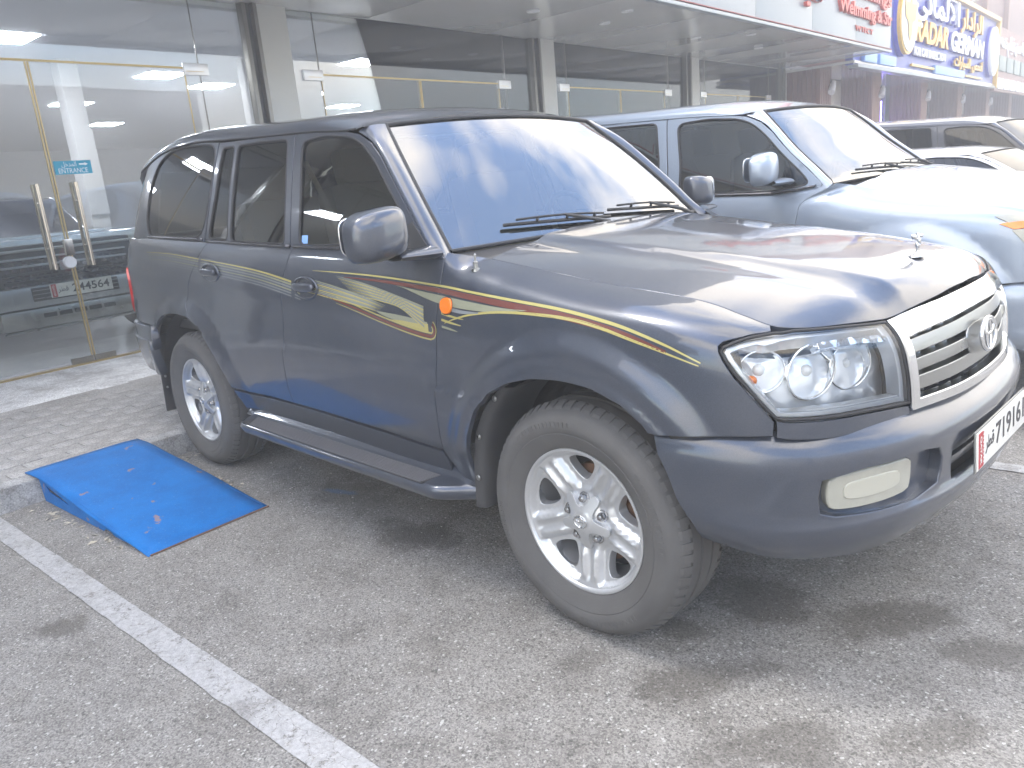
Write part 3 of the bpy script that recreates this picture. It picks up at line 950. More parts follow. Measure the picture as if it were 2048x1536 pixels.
def build_car(root, paint, glass, privacy, screen, hero=True, res=1.0, grille=True):
    R_ = lambda r: r*res
    K = dict(mirror=True)
    # bonnet
    smax = s_x(-.46)
    ls = np.linspace(0, smax, 90)
    edge = FB(ls, np.ones(90))
    loop = [(p[0], p[1]) for p in edge]
    loop = loop[:-1]
    rear = [(-.455-.05*(1-(y/.772)**2), y) for y in np.linspace(-.772, 0, 14)]
    near = loop + rear
    full = near + [(x, -y) for x, y in near[-2:0:-1]]
    panel("bonnet", full, HD, paint, root, res=R_(.030), inset=.0045, sc=(1, 1), thick=.02, ref=(-.1, 0, -2), edge=.003)
    # wing
    arcF = [(-.487, .50), (-.462, .61), (-.405, .71), (-.335, .780), (-.235, .830), (-.12, .860), (0, .869), (.12, .860), (.222, .826), (.290, .780), (.310, .757)]
    bseam = [(.345, .756), (.42, .762), (.50, .767), (.57, .772), (.626, .776)]
    hl = [(.628, .812), (.602, .848), (.572, .888), (.542, .925), (.515, .965), (.500, .992), (.498, 1.006), (.508, 1.016)]
    wl = fx(FD_SEAM[1:]) + fx([(-.645, .46), (-.600, .41), (-.54, .372), (-.505, .350), (-.492, .40)]) + fx(arcF) + fx(bseam) + fx(hl)
    wl += fx([(.53, 1.0215), (.56, 1.0265), (.60, 1.0315), (.632, 1.034)]) + [(s_x(.634), 1.0)]
    wl += [(s, 1.0) for s in np.linspace(s_x(.60), s_x(-.46), 24)]
    wl += [(s_x(-.52), 1.0), (s_x(-.588), 1.0)]
    panel("wing", wl, FB, paint, root, res=(.015 if hero else .03), inset=.0035, edge=.003, **K)
    # filler strip under the headlight and below the grille
    fl = [Y_(-.84, .776), X_(.632, .812), X_(.655, .806), Y_(-.75, .797), Y_(-.62, .786), Y_(-.50, .777), Y_(-.465, .775), Y_(-.465, .755), Y_(-.62, .765)]
    fl = [X_(.632, .772), X_(.632, .815), X_(.66, .808), Y_(-.76, .803), Y_(-.64, .796), Y_(-.52, .786), Y_(-.468, .779), Y_(-.460, .745), Y_(-.62, .75), Y_(-.75, .755)]
    panel("front_filler", fl, FB, paint, root, res=R_(.03), inset=.002, **K)
    # doors
    fd = fx(FD_SEAM) + fx(DBOT_F) + fx(BSEAM[::-1]) + [(s, 1.0) for s in np.linspace(s_x(-1.60), s_x(-.60), 20)]
    fdo = panel("front_door", fd, FB, paint, root, res=R_(.034), inset=.0035, edge=.003, **K)
    rd = fx(BSEAM) + fx(DBOT_R) + fx(RARCH[::-1]) + fx(RSEAM[::-1][1:]) + [(s, 1.0) for s in np.linspace(s_x(-2.46), s_x(-1.63), 18)]
    rdo = panel("rear_door", rd, FB, paint, root, res=R_(.034), inset=.0035, edge=.003, **K)
    # quarter panel and rear corner
    q = fx(RSEAM) + fx([(-2.66, .872), (-2.75, .893), (-2.85, .899), (-2.957, .897), (-3.09, .88), (-3.188, .842), (-3.255, .79)])
    q += [X_(-3.45, .795), X_(-3.65, .80), R_(-.80, .80), R_(-.66, .80), (s_yr(-.66), 1.0), R_(-.80, 1.31), X_(-3.70, 1.318), X_(-3.45, 1.312), (s_x(-3.2), 1.0), (s_x(-2.8), 1.0)] if False else \
         [X_(-3.45, .795), X_(-3.65, .80), (s_yr(-.80), fb_t(s_yr(-.80), .80)), (s_yr(-.62), fb_t(s_yr(-.62), .80)), (s_yr(-.62), 1.0), (s_yr(-.80), 1.0), (s_x(-3.6), 1.0), (s_x(-3.2), 1.0), (s_x(-2.8), 1.0), (s_x(-2.49), 1.0)]
    panel("quarter_panel", q, FB, paint, root, res=R_(.034), inset=.0035, edge=.003, **K)
    # sill
    sl = fx([(-.672, .497), (-1.04, .512), (-1.42, .520), (-1.97, .524), (-2.21, .513), (-2.33, .528), (-2.315, .47), (-2.30, .425)]) + [X_(-1.4, .40), X_(-.9, .39), X_(-.66, .385), X_(-.655, .46)]
    panel("sill", sl, FB, paint, root, res=R_(.035), inset=.002, **K)
    # upper frames
    ff = [(-1.636, 1.255), (-1.655, 1.45), (-1.703, 1.738), (-1.60, 1.737), (-1.45, 1.727), (-1.30, 1.712), (-1.20, 1.693), (-1.10, 1.652), (-1.02, 1.595), (-.88, 1.462), (-.76, 1.345), (-.655, 1.235), (-.70, 1.232), (-.90, 1.236), (-1.3, 1.246)]
    fr = panel("window_frame", gz(ff), GH, paint, fdo[0], res=R_(.035), holes=[gz(GL_FRONT)], inset=.001, sc=(1, 1), mirror=False, edge=.003)
    def mirrored(o, parent):
        me = o.data.copy()
        c = bpy.data.objects.new(o.name.split('.')[0], me)
        nrm = None
        me.transform(Matrix.Diagonal((1, -1, 1, 1))); me.flip_normals()
        return link(c, parent)
    mirrored(fr, fdo[1])
    rf = [(-1.712, 1.740), (-1.665, 1.45), (-1.646, 1.257), (-1.9, 1.262), (-2.3, 1.274), (-2.519, 1.284), (-2.492, 1.50), (-2.489, 1.775), (-2.3, 1.768), (-2.0, 1.756)]
    fr2 = panel("window_frame", gz(rf), GH, paint, rdo[0], res=R_(.035), holes=[gz(GL_REAR), gz(GL_VENT)], inset=.001, sc=(1, 1), edge=.003)
    mirrored(fr2, rdo[1])
    for nm, L, par, gm, h in (("window_pane", GL_FRONT, fdo, glass, 1), ("window_pane", GL_REAR, rdo, privacy, 0), ("window_pane", GL_VENT, rdo, privacy, 0)):
        L2 = L
        g = panel(nm, gz(L2), GH, gm, par[0], res=R_(.06), offset=-.009, inset=-.012, sc=(1, 1), noflange=True)
        mirrored(g, par[1])
    for L, par in ((GL_FRONT, fdo), (GL_REAR, rdo), (GL_VENT, rdo)):
        bm = bmesh.new()
        pts = gz(L)
        pts = [Vector(GH(p[0], p[1])) for p in dens(pts, .04, np.array((1, 1)))]
        cc = sum(pts, Vector())/len(pts)
        pts = [p+(cc-p).normalized()*.004+Vector((0, .004, 0)) for p in pts]
        add_tube(bm, pts+[pts[0]], .007, 6, cap=False)
        s_ = bm_obj("window_seal", bm, MT['seal'], par[0], smooth=True)
        mirrored(s_, par[1])
    SR = s_yr(-.60)
    qo = gz([(-2.535, 1.288), (-2.507, 1.50), (-2.504, 1.779), (-2.7, 1.797), (-2.95, 1.801), (-3.16, 1.796), (-3.30, 1.779), (-3.45, 1.75), (-3.60, 1.70), (-3.70, 1.66)]) + [(s_yr(-.80), 1.62), (SR, 1.60), (SR, 1.322), (s_yr(-.80), 1.318)] + gz([(-3.70, 1.315), (-3.40, 1.31), (-3.0, 1.303)])
    rq = panel("rear_pillar", qo, GH, paint, root, res=R_(.035), holes=[gz(GL_QUART)], inset=.001, sc=(1, 1), mirror=False, edge=.003)
    rq2 = mirrored(rq, root)
    g = panel("window_pane", gz(GL_QUART), GH, privacy, rq, res=R_(.06), offset=-.006, inset=-.010, sc=(1, 1), noflange=True)
    mirrored(g, rq2)
    bm = bmesh.new()
    pts = [Vector(GH(p[0], p[1])) for p in dens(gz(GL_QUART), .04, np.array((1, 1)))]
    add_tube(bm, [p+Vector((0, .002, 0)) for p in pts+[pts[0]]], .006, 6, cap=False)
    s_ = bm_obj("window_seal", bm, MT['seal'], rq, smooth=True); mirrored(s_, rq2)
    # dark post between the doors' frames
    for xx in (-1.6, -2.5):
        G = np.array([[GH(s_x(a+(b-a)*k), 1.245+(zt-1.245)*k) - np.array([0, -.008, 0]) for a, b, zt in ((-1.615 if xx == -1.6 else -2.49, -1.70 if xx == -1.6 else -2.46, 1.75),)] +
                      [GH(s_x((-1.665 if xx == -1.6 else -2.56)+((-1.735 if xx == -1.6 else -2.53)-(-1.665 if xx == -1.6 else -2.56))*k), 1.245+(1.75-1.245)*k) - np.array([0, -.008, 0])] for k in np.linspace(0, 1, 8)])
        grid_obj("door_post", G, MT['seal'], root, mirror=True)
    # belt molding
    for a, b, par in ((-.70, -1.600, fdo), (-1.640, -2.49, rdo)):
        xs = np.linspace(a, b, 18)
        for sgn in (0, 1):
            bm = bmesh.new()
            pts = []
            for x in xs:
                p = GH(s_x(x), np.interp(x, [-3.4, -2.5, -1.6, -.7], [1.318, 1.291, 1.262, 1.246])); pts.append((p[0], (p[1]-.006)*(-1 if sgn else 1), p[2]))
            add_tube(bm, pts, .009, 8)
            bm_obj("belt_molding", bm, MT['belt'], par[sgn], smooth=True)
    for sgn, par in ((1, rq), (-1, rq2)):
        bm = bmesh.new(); pts = []
        for x in np.linspace(-2.55, -3.34, 14):
            p = GH(s_x(x), np.interp(x, [-3.4, -2.5], [1.322, 1.300])); pts.append((p[0], (p[1]-.004)*sgn, p[2]))
        add_tube(bm, pts, .008, 8); bm_obj("belt_molding", bm, MT['belt'], par, smooth=True)
    # roof
    va = np.concatenate([np.linspace(-1, -.84, 9)[:-1], np.linspace(-.84, .84, 25), np.linspace(.84, 1, 9)[1:]])
    aa = np.linspace(0, 1, 46)
    G = np.array([RF(a+0*va, va) for a in aa])
    grid_obj("roof", G, paint, root, out=(0, 0, 1))
    # roof drip rails
    for sg in (-1, 1):
        bm = bmesh.new(); pts = []
        for a in np.linspace(.02, .93, 40):
            p = RF(a, -1.0); pts.append((p[0], (p[1]-.001)*(-sg if sg == 1 else 1) if False else p[1]*(-sg) if sg == 1 else p[1], p[2]+.002))
        add_tube(bm, [(x, y if sg == -1 else abs(y), z) for x, y, z in pts], .0055, 6)
        bm_obj("drip_rail", bm, MT['seal'] if hero else paint, root, smooth=True)
    # windscreen, header, A pillars
    U = np.linspace(-1, 1, 31); W = np.linspace(0, 1, 17)
    grid_obj("windscreen", np.array([WS(U, w+0*U)-np.array([0, 0, .004]) for w in W]), screen, root, out=(1, 0, 1))
    # black border of the windscreen
    bm = bmesh.new()
    bpts = [Vector(WS(u, 0.)) for u in np.linspace(-1, 1, 24)] + [Vector(WS(1., w)) for w in np.linspace(0.05, 1, 16)] + [Vector(WS(u, 1.)) for u in np.linspace(.95, -1, 24)] + [Vector(WS(-1., w)) for w in np.linspace(.95, .05, 16)]
    add_tube(bm, bpts+[bpts[0]], .008, 8, cap=False)
    bm_obj("windscreen_seal", bm, MT['seal'], root, smooth=True)
    # A pillar: from the glass edge round to the door frame
    pth = [(-.60, 1.215), (-.655, 1.240), (-.758, 1.350), (-.878, 1.467), (-1.018, 1.602), (-1.10, 1.660), (-1.20, 1.702)]
    rows = []
    for k in np.linspace(0, 1, 30):
        w = -.06+1.06*k
        pg0 = catmull(np.array(pth), np.array(k*6.0))
        pg = GH(s_x(pg0[0]), pg0[1])
        pw = WS(-1., max(w, -.06)) + np.array([0, -.004, .003])
        mid = (pg+pw)/2
        c = mid + np.array([.55, -.55, .35])*.060
        c = mid + np.array([.026, -.030, .016])
        rows.append([(1-u)**2*pw+2*u*(1-u)*c+u*u*pg for u in np.linspace(0, 1, 13)])
    grid_obj("pillar", np.array(rows), paint, root, mirror=True, out=(1, -1, .3))
    # cowl and wiper panel
    rows = []
    for y in np.linspace(-.80, .80, 25):
        a = y/.80
        x0 = -.46-.05*(1-a*a); x1 = -.535-.090*a*a
        z0 = float(hood_z(x0, y*.96))-.022; z1 = 1.236-.006*a*a-.006
        rows.append([(x0+.04, y, z0-.03), (x0, y, z0), (x0*.5+x1*.5, y, (z0+z1)/2-.012), (x1, y, z1), (x1-.06, y, z1-.02)])
    grid_obj("cowl", np.array(rows), MT['trim'], root, out=(0, 0, 1))
    # fixed dark inner shell so that the gaps read dark
    il = [(s_x(-.50), .20), (s_x(-.48), .42)] + [(s_x(.52*math.cos(a)), fb_t(s_x(.52*math.cos(a)), .385+.52*math.sin(a))) for a in np.linspace(math.pi*.97, .40, 14)] + [X_(.58, .80), (s_x(.52), .93), (s_x(0), .93), (s_x(-.55), .93), (s_x(-1.5), .96), (s_x(-2.5), .96), (s_x(-3.4), .96), (s_yr(-.65), .96), (s_yr(-.65), .3), X_(-3.40, .62)]
    il += [(s_x(-2.85+.60*math.cos(a)), fb_t(s_x(-2.85+.60*math.cos(a)), .385+.54*math.sin(a))) for a in np.linspace(math.pi*.85, .1, 14)] + [(s_x(-2.2), .02)]
    panel("inner_shell", il, FB, MT['inner'], root, res=.08, offset=-.022, noflange=True, mirror=True)
    # wheel houses
    for cx, r0, sx in ((0, .505, 1.0), (-2.85, .545, 1.03)):
        rows = []
        for a in np.linspace(.12, math.pi-.02, 34):
            rr = [(cx+r0*sx*math.cos(a), y, .385+r0*math.sin(a)*.97) for y in (-.885, -.80, -.60, -.46)]
            rr.append((cx+.1*math.cos(a), -.44, .5+.1*math.sin(a)))
            rows.append(rr)
        grid_obj("wheel_house", np.array(rows), MT['liner'], root, mirror=True)
        # arch lip
    # underbody
    for c, s in (((-1.45, 0, .44), (3.6, 1.0, .12)), ((-1.55, .42, .42), (3.6, .10, .12)), ((-1.55, -.42, .42), (3.6, .10, .12)), ((-2.85, 0, .385), (.14, 1.3, .14)), ((0, 0, .36), (.14, 1.2, .12)), ((-1.6, 0, .45), (1.5, 1.66, .10)), ((-3.5, 0, .52), (.5, 1.4, .16))):
        box("underbody", c, s, MT['inner'], root, bevel=.015)
    # cabin
    box("cabin_floor", (-2.15, 0, .80), (3.2, 1.62, .05), MT['inner'], root)
    if hero or True:
        bm = bmesh.new()
        add_box(bm, (-.80, 0, 1.08), (.42, 1.5, .20), bevel=.05)
        bm_obj("dashboard", bm, MT['trim'], root, auto=40)
        for y in (-.40, .40):
            st = bpy.data.objects.new("seat", None); COL.objects.link(st); st.parent = root
            bm = bmesh.new(); add_box(bm, (-1.60, y, 1.20), (.15, .50, .62), bevel=.055, rot=Matrix.Rotation(math.radians(-14), 3, 'Y')); bm_obj("seat_back", bm, MT['seatcloth'], st, auto=50)
            bm = bmesh.new(); add_box(bm, (-1.70, y, 1.585), (.10, .27, .17), bevel=.045, rot=Matrix.Rotation(math.radians(-10), 3, 'Y')); bm_obj("head_rest", bm, MT['seatcloth'], st, auto=50)
            bm = bmesh.new(); add_box(bm, (-1.32, y, .93), (.52, .50, .16), bevel=.05); bm_obj("seat_cushion", bm, MT['seatcloth'], st, auto=50)
        bm = bmesh.new(); add_box(bm, (-2.45, 0, 1.17), (.15, 1.30, .60), bevel=.055, rot=Matrix.Rotation(math.radians(-14), 3, 'Y')); bm_obj("rear_seat", bm, MT['seatcloth'], root, auto=50)
        bm = bmesh.new()
        ellipse_ring(bm, (-1.06, .40, 1.20), (0, 1, 0), (-.38, 0, .92), .19, .19, .014, 32, 8)
        add_tube(bm, [(-.9, .40, 1.12), (-1.06, .40, 1.20)], .03, 8)
        add_tube(bm, [(-1.06, .22, 1.20), (-1.06, .58, 1.20)], .012, 6)
        bm_obj("steering_wheel", bm, MT['trim'], root, smooth=True)
        # seat belts hanging from the posts
        for sg in (-1, 1):
            bm = bmesh.new()
            P = [Vector((-1.66, sg*.735, 1.62)), Vector((-1.60, sg*.70, 1.45)), Vector((-1.52, sg*.69, 1.28)), Vector((-1.47, sg*.70, 1.10)), Vector((-1.45, sg*.72, .90))]
            P2 = [p+Vector((.048, 0, .0)) for p in P]
            v = [bm.verts.new(p) for p in P]; v2 = [bm.verts.new(p) for p in P2]
            for i in range(4): bm.faces.new((v[i], v[i+1], v2[i+1], v2[i]))
            bm_obj("seat_belt", bm, MT['beltcloth'], root)
    # tailgate and rear glass
    tg = [(s_yr(-.61), fb_t(s_yr(-.61), .56)), (s_yr(-.61), 1.0)]
    sL = s_yr(0)*2-s_yr(-.61)
    def TG(s, t):
        s = np.asarray(s, float); m = s > s_yr(0); P = FB(np.where(m, 2*s_yr(0)-s, s), t)
        return np.stack([P[..., 0], np.where(m, -P[..., 1], P[..., 1]), P[..., 2]], -1)
    def TGG(s, z):
        s = np.asarray(s, float); m = s > s_yr(0); P = GH(np.where(m, 2*s_yr(0)-s, s), z)
        return np.stack([P[..., 0], np.where(m, -P[..., 1], P[..., 1]), P[..., 2]], -1)
    tt = fb_t(s_yr(-.3), .56)
    panel("tailgate", [(s_yr(-.61), tt), (s_yr(-.61), 1.0), (sL, 1.0), (sL, tt)], TG, paint, root, res=.06, ref=(-1.5, 0, .9))
    panel("rear_window", [(s_yr(-.59), 1.32), (s_yr(-.59), 1.70), (2*s_yr(0)-s_yr(-.59), 1.70), (2*s_yr(0)-s_yr(-.59), 1.32)], TGG, privacy, root, res=.08, sc=(1, 1), noflange=True)
    # tail lamps
    tl = [(s_yr(-.865), fb_t(s_yr(-.865), .84)), (s_yr(-.875), fb_t(s_yr(-.875), 1.13)), (s_yr(-.68), fb_t(s_yr(-.68), 1.13)), (s_yr(-.66), fb_t(s_yr(-.66), .84))]
    panel("tail_lamp", tl, FB, MT['redlens'], root, res=.03, offset=.012, thick=.014, rnd=1, mirror=True)
    # rear bumper in two steps
    sr = s_yr(-.02)
    for zo, z1, of in ((.655, .79, .022), (.50, .700, .036)):
        lp = [X_(-3.325, zo), X_(-3.335, z1), X_(-3.5, z1), (s_yr(-.80), fb_t(s_yr(-.80), z1)), (s_yr(-.4), fb_t(s_yr(-.4), z1)), (sr, fb_t(sr, z1)), (sr, fb_t(sr, zo)), (s_yr(-.4), fb_t(s_yr(-.4), zo)), (s_yr(-.80), fb_t(s_yr(-.80), zo)), X_(-3.5, zo)]
        panel("rear_bumper", lp, FB, paint, root, res=.05, offset=of, thick=.045, edge=.006, mirror=True)
    # front bumper
    sB = BUMP.sx(.315)
    def bt(s, z): return BUMP.tz(abs(s), z)
    top = [(s, 1.0) for s in np.linspace(-BUMP.sx(.33), BUMP.sx(.33), 60)]
    bot = [(s, 0.0) for s in np.linspace(BUMP.sx(.44), -BUMP.sx(.44), 50)]
    sd = [BUMP.X(.318, .745), BUMP.X(.335, .70), BUMP.X(.372, .62), BUMP.X(.405, .54), BUMP.X(.43, .49)]
    sdl = [(-a, b) for a, b in sd[::-1]]
    oph = [BUMP.Y(y, z) for y, z in ((-.335, .537), (-.335, .637), (.335, .637), (.335, .537))]
    oph = [BUMP.Y(-.335, .535), BUMP.Y(-.335, .640)] + [BUMP.Y(y, .640) for y in np.linspace(-.3, .3, 9)] + [BUMP.Y(.335, .640), BUMP.Y(.335, .535)] + [BUMP.Y(y, .535) for y in np.linspace(.3, -.3, 9)]
    fogh = [BUMP.Y(y, z) for y, z in ((-.795, .553), (-.800, .600), (-.795, .652), (-.70, .668), (-.60, .669), (-.48, .668), (-.41, .655), (-.385, .62), (-.385, .58), (-.40, .545), (-.52, .532), (-.66, .534), (-.76, .540))]
    fogl = [(-a, b) for a, b in fogh]
    fb_ = panel("front_bumper", top+sd+bot+sdl, BUMP, paint, root, res=R_(.026), holes=[oph, fogh, fogl], thick=.030, edge=.006, sc=(1, .48))
    # recess behind the lamps and the central mesh
    def BUMPo(o):
        def g(s, t):
            s = np.asarray(s, float); P = BUMP(s, t); e = 1e-3
            return P
        return g
    for sg in (1, -1):
        rc = [(sg*a, b) for a, b in fogh]
        panel("lamp_recess", rc, BUMP, paint, fb_, res=.03, offset=-.036, inset=-.004, noflange=True, sc=(1, .48))
        fo = [BUMP.Y(y, z) for y, z in ((-.770, .570), (-.775, .610), (-.768, .645), (-.70, .652), (-.60, .651), (-.530, .649), (-.524, .62), (-.524, .585), (-.532, .562), (-.60, .556), (-.70, .556), (-.755, .560))]
        panel("fog_lamp", [(sg*a, b) for a, b in fo], BUMP, MT['fog'], fb_, res=.012, offset=-.010, thick=.03, edge=.008, rnd=1, sc=(1, .48))
        fo2 = [BUMP.Y(y, z) for y, z in ((-.735, .585), (-.738, .61), (-.732, .628), (-.66, .632), (-.575, .630), (-.570, .61), (-.572, .588), (-.66, .580))]
        panel("lamp_bowl", [(sg*a, b) for a, b in fo2], BUMP, MT['fogbowl'], fb_, res=.012, offset=-.006, thick=.004, edge=.004, rnd=2, sc=(1, .48))
    panel("intake_mesh", oph, BUMP, MT['inner'], fb_, res=.06, offset=-.06, inset=-.03, noflange=True, sc=(1, .48))
    for z in (.566, .602):
        lp = [BUMP.Y(-.36, z-.010), BUMP.Y(-.36, z+.010)] + [BUMP.Y(y, z+.010) for y in np.linspace(-.3, .3, 9)] + [BUMP.Y(.36, z+.010), BUMP.Y(.36, z-.010)] + [BUMP.Y(y, z-.010) for y in np.linspace(.3, -.3, 9)]
        panel("intake_bar", lp, BUMP, paint, fb_, res=.04, offset=-.028, thick=.02, edge=.003, sc=(1, .48))
    box('dark_undersheet', (.30, 0, .455), (.95, 1.30, .02), MT['inner'], root)  # dark sheet added so the space under the nose reads as shade
    # headlights
    hlo = [X_(.632, .822), X_(.604, .858), X_(.574, .898), X_(.545, .935), X_(.520, .970), X_(.507, .993), X_(.512, 1.003)] + [X_(.56, 1.020), X_(.60, 1.0255), X_(.635, 1.0285), (s_y(-.80), .955), (s_y(-.74), .965), (s_y(-.66), .965), (s_y(-.57), .965), (s_y(-.495), .965), Y_(-.482, .94), Y_(-.474, .86), Y_(-.470, .790), Y_(-.52, .795), Y_(-.64, .805), Y_(-.76, .812), X_(.66, .817)]
    for sg in (1, -1):
        H = bpy.data.objects.new("headlight", None); COL.objects.link(H); H.parent = root
        lo = [(sg*a, b) for a, b in hlo]
        panel("lamp_rim", lo, FBF, MT['seal'], H, res=.03, offset=-.006, inset=-.007, noflange=True, holes=[np.array(lo)*1.0], sc=(1, .85)) if False else None
        panel("lens", lo, FBF, MT['lens'], H, res=.03, offset=.001, inset=.004, thick=.02, sc=(1, .85), edge=.003)
        bm = bmesh.new()
        rp = [Vector(FBF(a, b)) for a, b in dens(lo, .03, np.array((1, .85)))]
        add_tube(bm, rp+[rp[0]], .0048, 6, cap=False)
        bm_obj("lamp_seal", bm, MT['seal'], H, smooth=True)
        panel("housing", lo, FBF, MT['housing'], H, res=.022, offset=-.090, inset=-.02, noflange=True, sc=(1, .85))
        # bright bezel ring behind the lens edge
        sc_ = np.array((1, .85)); Lb = dens(lo, .02, sc_)*sc_
        if area2(Lb) < 0: Lb = Lb[::-1]
        T_ = np.roll(Lb, -2, 0)-np.roll(Lb, 2, 0); T_ /= np.linalg.norm(T_, axis=1)[:, None]
        Ni = np.stack([-T_[:, 1], T_[:, 0]], 1)
        panel("bezel_ring", (Lb+Ni*.007)/sc_, FBF, MT['bezel'], H, res=.015, offset=-.010, thick=.035, holes=[(Lb+Ni*np.where(Lb[:, 1] > .80*.85, .030, .019)[:, None])/sc_], sc=(1, .85), edge=.004)
        # inner chrome bezel
        bz = [Y_(-.745, 1.004), Y_(-.62, 1.000), Y_(-.505, .986), Y_(-.500, .968), Y_(-.62, .982), Y_(-.745, .988)]
        panel("bezel", [(sg*a, b) for a, b in bz], FBF, MT['reflector'], H, res=.02, offset=-.016, thick=.03, sc=(1, .85), edge=.003)
        bz = [X_(.645, .834), Y_(-.76, .832), Y_(-.62, .822), Y_(-.495, .812), Y_(-.495, .800), Y_(-.62, .808), Y_(-.76, .818), X_(.645, .822)]
        panel("bezel", [(sg*a, b) for a, b in bz], FBF, MT['lampwhite'], H, res=.02, offset=-.016, thick=.03, sc=(1, .85), edge=.003)
        # three reflector bowls with bulbs
        for (bx, by, bz_, rr, col) in ((.700, -.570, .905, .070, 'reflector'), (.655, -.705, .912, .078, 'reflector'), (.565, -.805, .925, .060, 'reflector')):
            by *= sg
            bm = bmesh.new()
            ax = Vector((.93, -.36*sg, 0)).normalized() if bx > .6 else Vector((.70, -.70*sg, 0)).normalized()
            prof = [(rr*math.sin(t), -.055*math.cos(t)) for t in np.linspace(.02, math.pi/2, 10)]
            prof += [(rr*1.04, .004), (rr*1.08, .0)]
            rings = []
            e1 = ax.cross(Vector((0, 0, 1))).normalized(); e2 = e1.cross(ax)
            for r_, h_ in prof:
                rings.append([bm.verts.new(Vector((bx, by, bz_))+ax*h_+(e1*math.cos(2*math.pi*k/32)+e2*math.sin(2*math.pi*k/32)*(.92))*r_) for k in range(32)])
            for a_, b_ in zip(rings[:-1], rings[1:]):
                for k in range(32): bm.faces.new((a_[k], a_[(k+1) % 32], b_[(k+1) % 32], b_[k]))
            bowl = bm_obj("reflector_bowl", bm, MT['reflector'], H, smooth=True)
            bm = bmesh.new()
            superell(bm, (0, 0, 0), (.016, .016, .016), 2.2, 12)
            bb = bm_obj("bulb", bm, MT['lampwhite'], H, smooth=True)
            bb.location = Vector((bx, by, bz_))-ax*.022
        bm = bmesh.new()
        superell(bm, (.548, -.828*sg, .905), (.018, .014, .014), 2.2, 12); bm_obj("amber_bulb", bm, MT['amber'], H, smooth=True)
    # grille
    if grille:
        G_ = bpy.data.objects.new("grille", None); COL.objects.link(G_); G_.parent = root
        def yy(y, z): s, t = Y_(-abs(y), z); return (s if y <= 0 else -s, t)
        outer = [(.459, .768), (.463, .83), (.470, .90), (.478, .97), (.486, 1.006)]
        inner = [(.432, .790), (.436, .84), (.441, .90), (.447, .945), (.450, .962)]
        ot = [yy(-y, z) for y, z in outer] + [yy(y, 1.007+.020*(1-(y/.486)**2)) for y in np.linspace(-.42, .42, 15)] + [yy(y, z) for y, z in outer[::-1]] + [yy(y, .768-.004*(1-(y/.46)**2)) for y in np.linspace(.4, -.4, 13)]
        inn = [yy(-y, z) for y, z in inner] + [yy(y, .964+.016*(1-(y/.45)**2)) for y in np.linspace(-.40, .40, 13)] + [yy(y, z) for y, z in inner[::-1]] + [yy(y, .790-.003*(1-(y/.43)**2)) for y in np.linspace(.39, -.39, 13)]
        panel("grille_frame", ot, FBF, MT['chrome'], G_, res=.018, holes=[inn], offset=.010, thick=.03, edge=.006, sc=(1, .85))
        panel("grille_backing", inn, FBF, MT['inner'], G_, res=.06, offset=-.075, inset=-.03, noflange=True, sc=(1, .85))
        for z0, z1 in ((.917, .951), (.867, .896), (.814, .848)):
            ye = np.interp((z0+z1)/2, [.79, .96], [.434, .449])
            dzc = lambda y: .012*(1-(y/.45)**2)*((z0-.79)/.17)
            lp = [yy(y, z0+dzc(y)) for y in np.linspace(-ye, ye, 17)] + [yy(y, z1+dzc(y)) for y in np.linspace(ye, -ye, 17)]
            panel("grille_slat", lp, FBF, MT['satin'], G_, res=.018, offset=-.006, thick=.045, edge=.005, sc=(1, .85))
        lp = [yy(y, z) for y, z in ((-.085, .842), (-.115, .87), (-.12, .905), (-.085, .930), (.085, .930), (.12, .905), (.115, .87), (.085, .842))]
        panel("emblem_plate", lp, FBF, MT['satin'], G_, res=.018, offset=-.004, thick=.03, edge=.005, rnd=1, sc=(1, .85))
        for y in np.linspace(-.40, .40, 11):
            if abs(y) < .03: continue
            sl_, t0 = yy(y, .785); _, t1 = yy(y, .975)
            rows = []
            for t in np.linspace(t0, t1, 6):
                p = FBF(sl_, t); rows.append([(p[0]-.070, p[1]-.007, p[2]), (p[0]-.046, p[1]-.004, p[2]), (p[0]-.046, p[1]+.004, p[2]), (p[0]-.070, p[1]+.007, p[2])])
            grid_obj("grille_rib", np.array(rows), MT['satin'], G_)
        # three-oval emblem
        if hero:
            bm = bmesh.new()
            c = Vector(FBF(0., fb_t(0., .892))) + Vector((.016, 0, 0))
            ax, ay = (0, 1, 0), (-.12, 0, .99)
            ellipse_ring(bm, c, ax, ay, .070, .048, .0065, 48)
            ellipse_ring(bm, c, ax, ay, .021, .044, .0050, 40)
            ellipse_ring(bm, c+Vector((-.002, 0, .020)), ax, ay, .048, .021, .0050, 40)
            bm_obj("emblem", bm, MT['chrome'], G_, smooth=True)
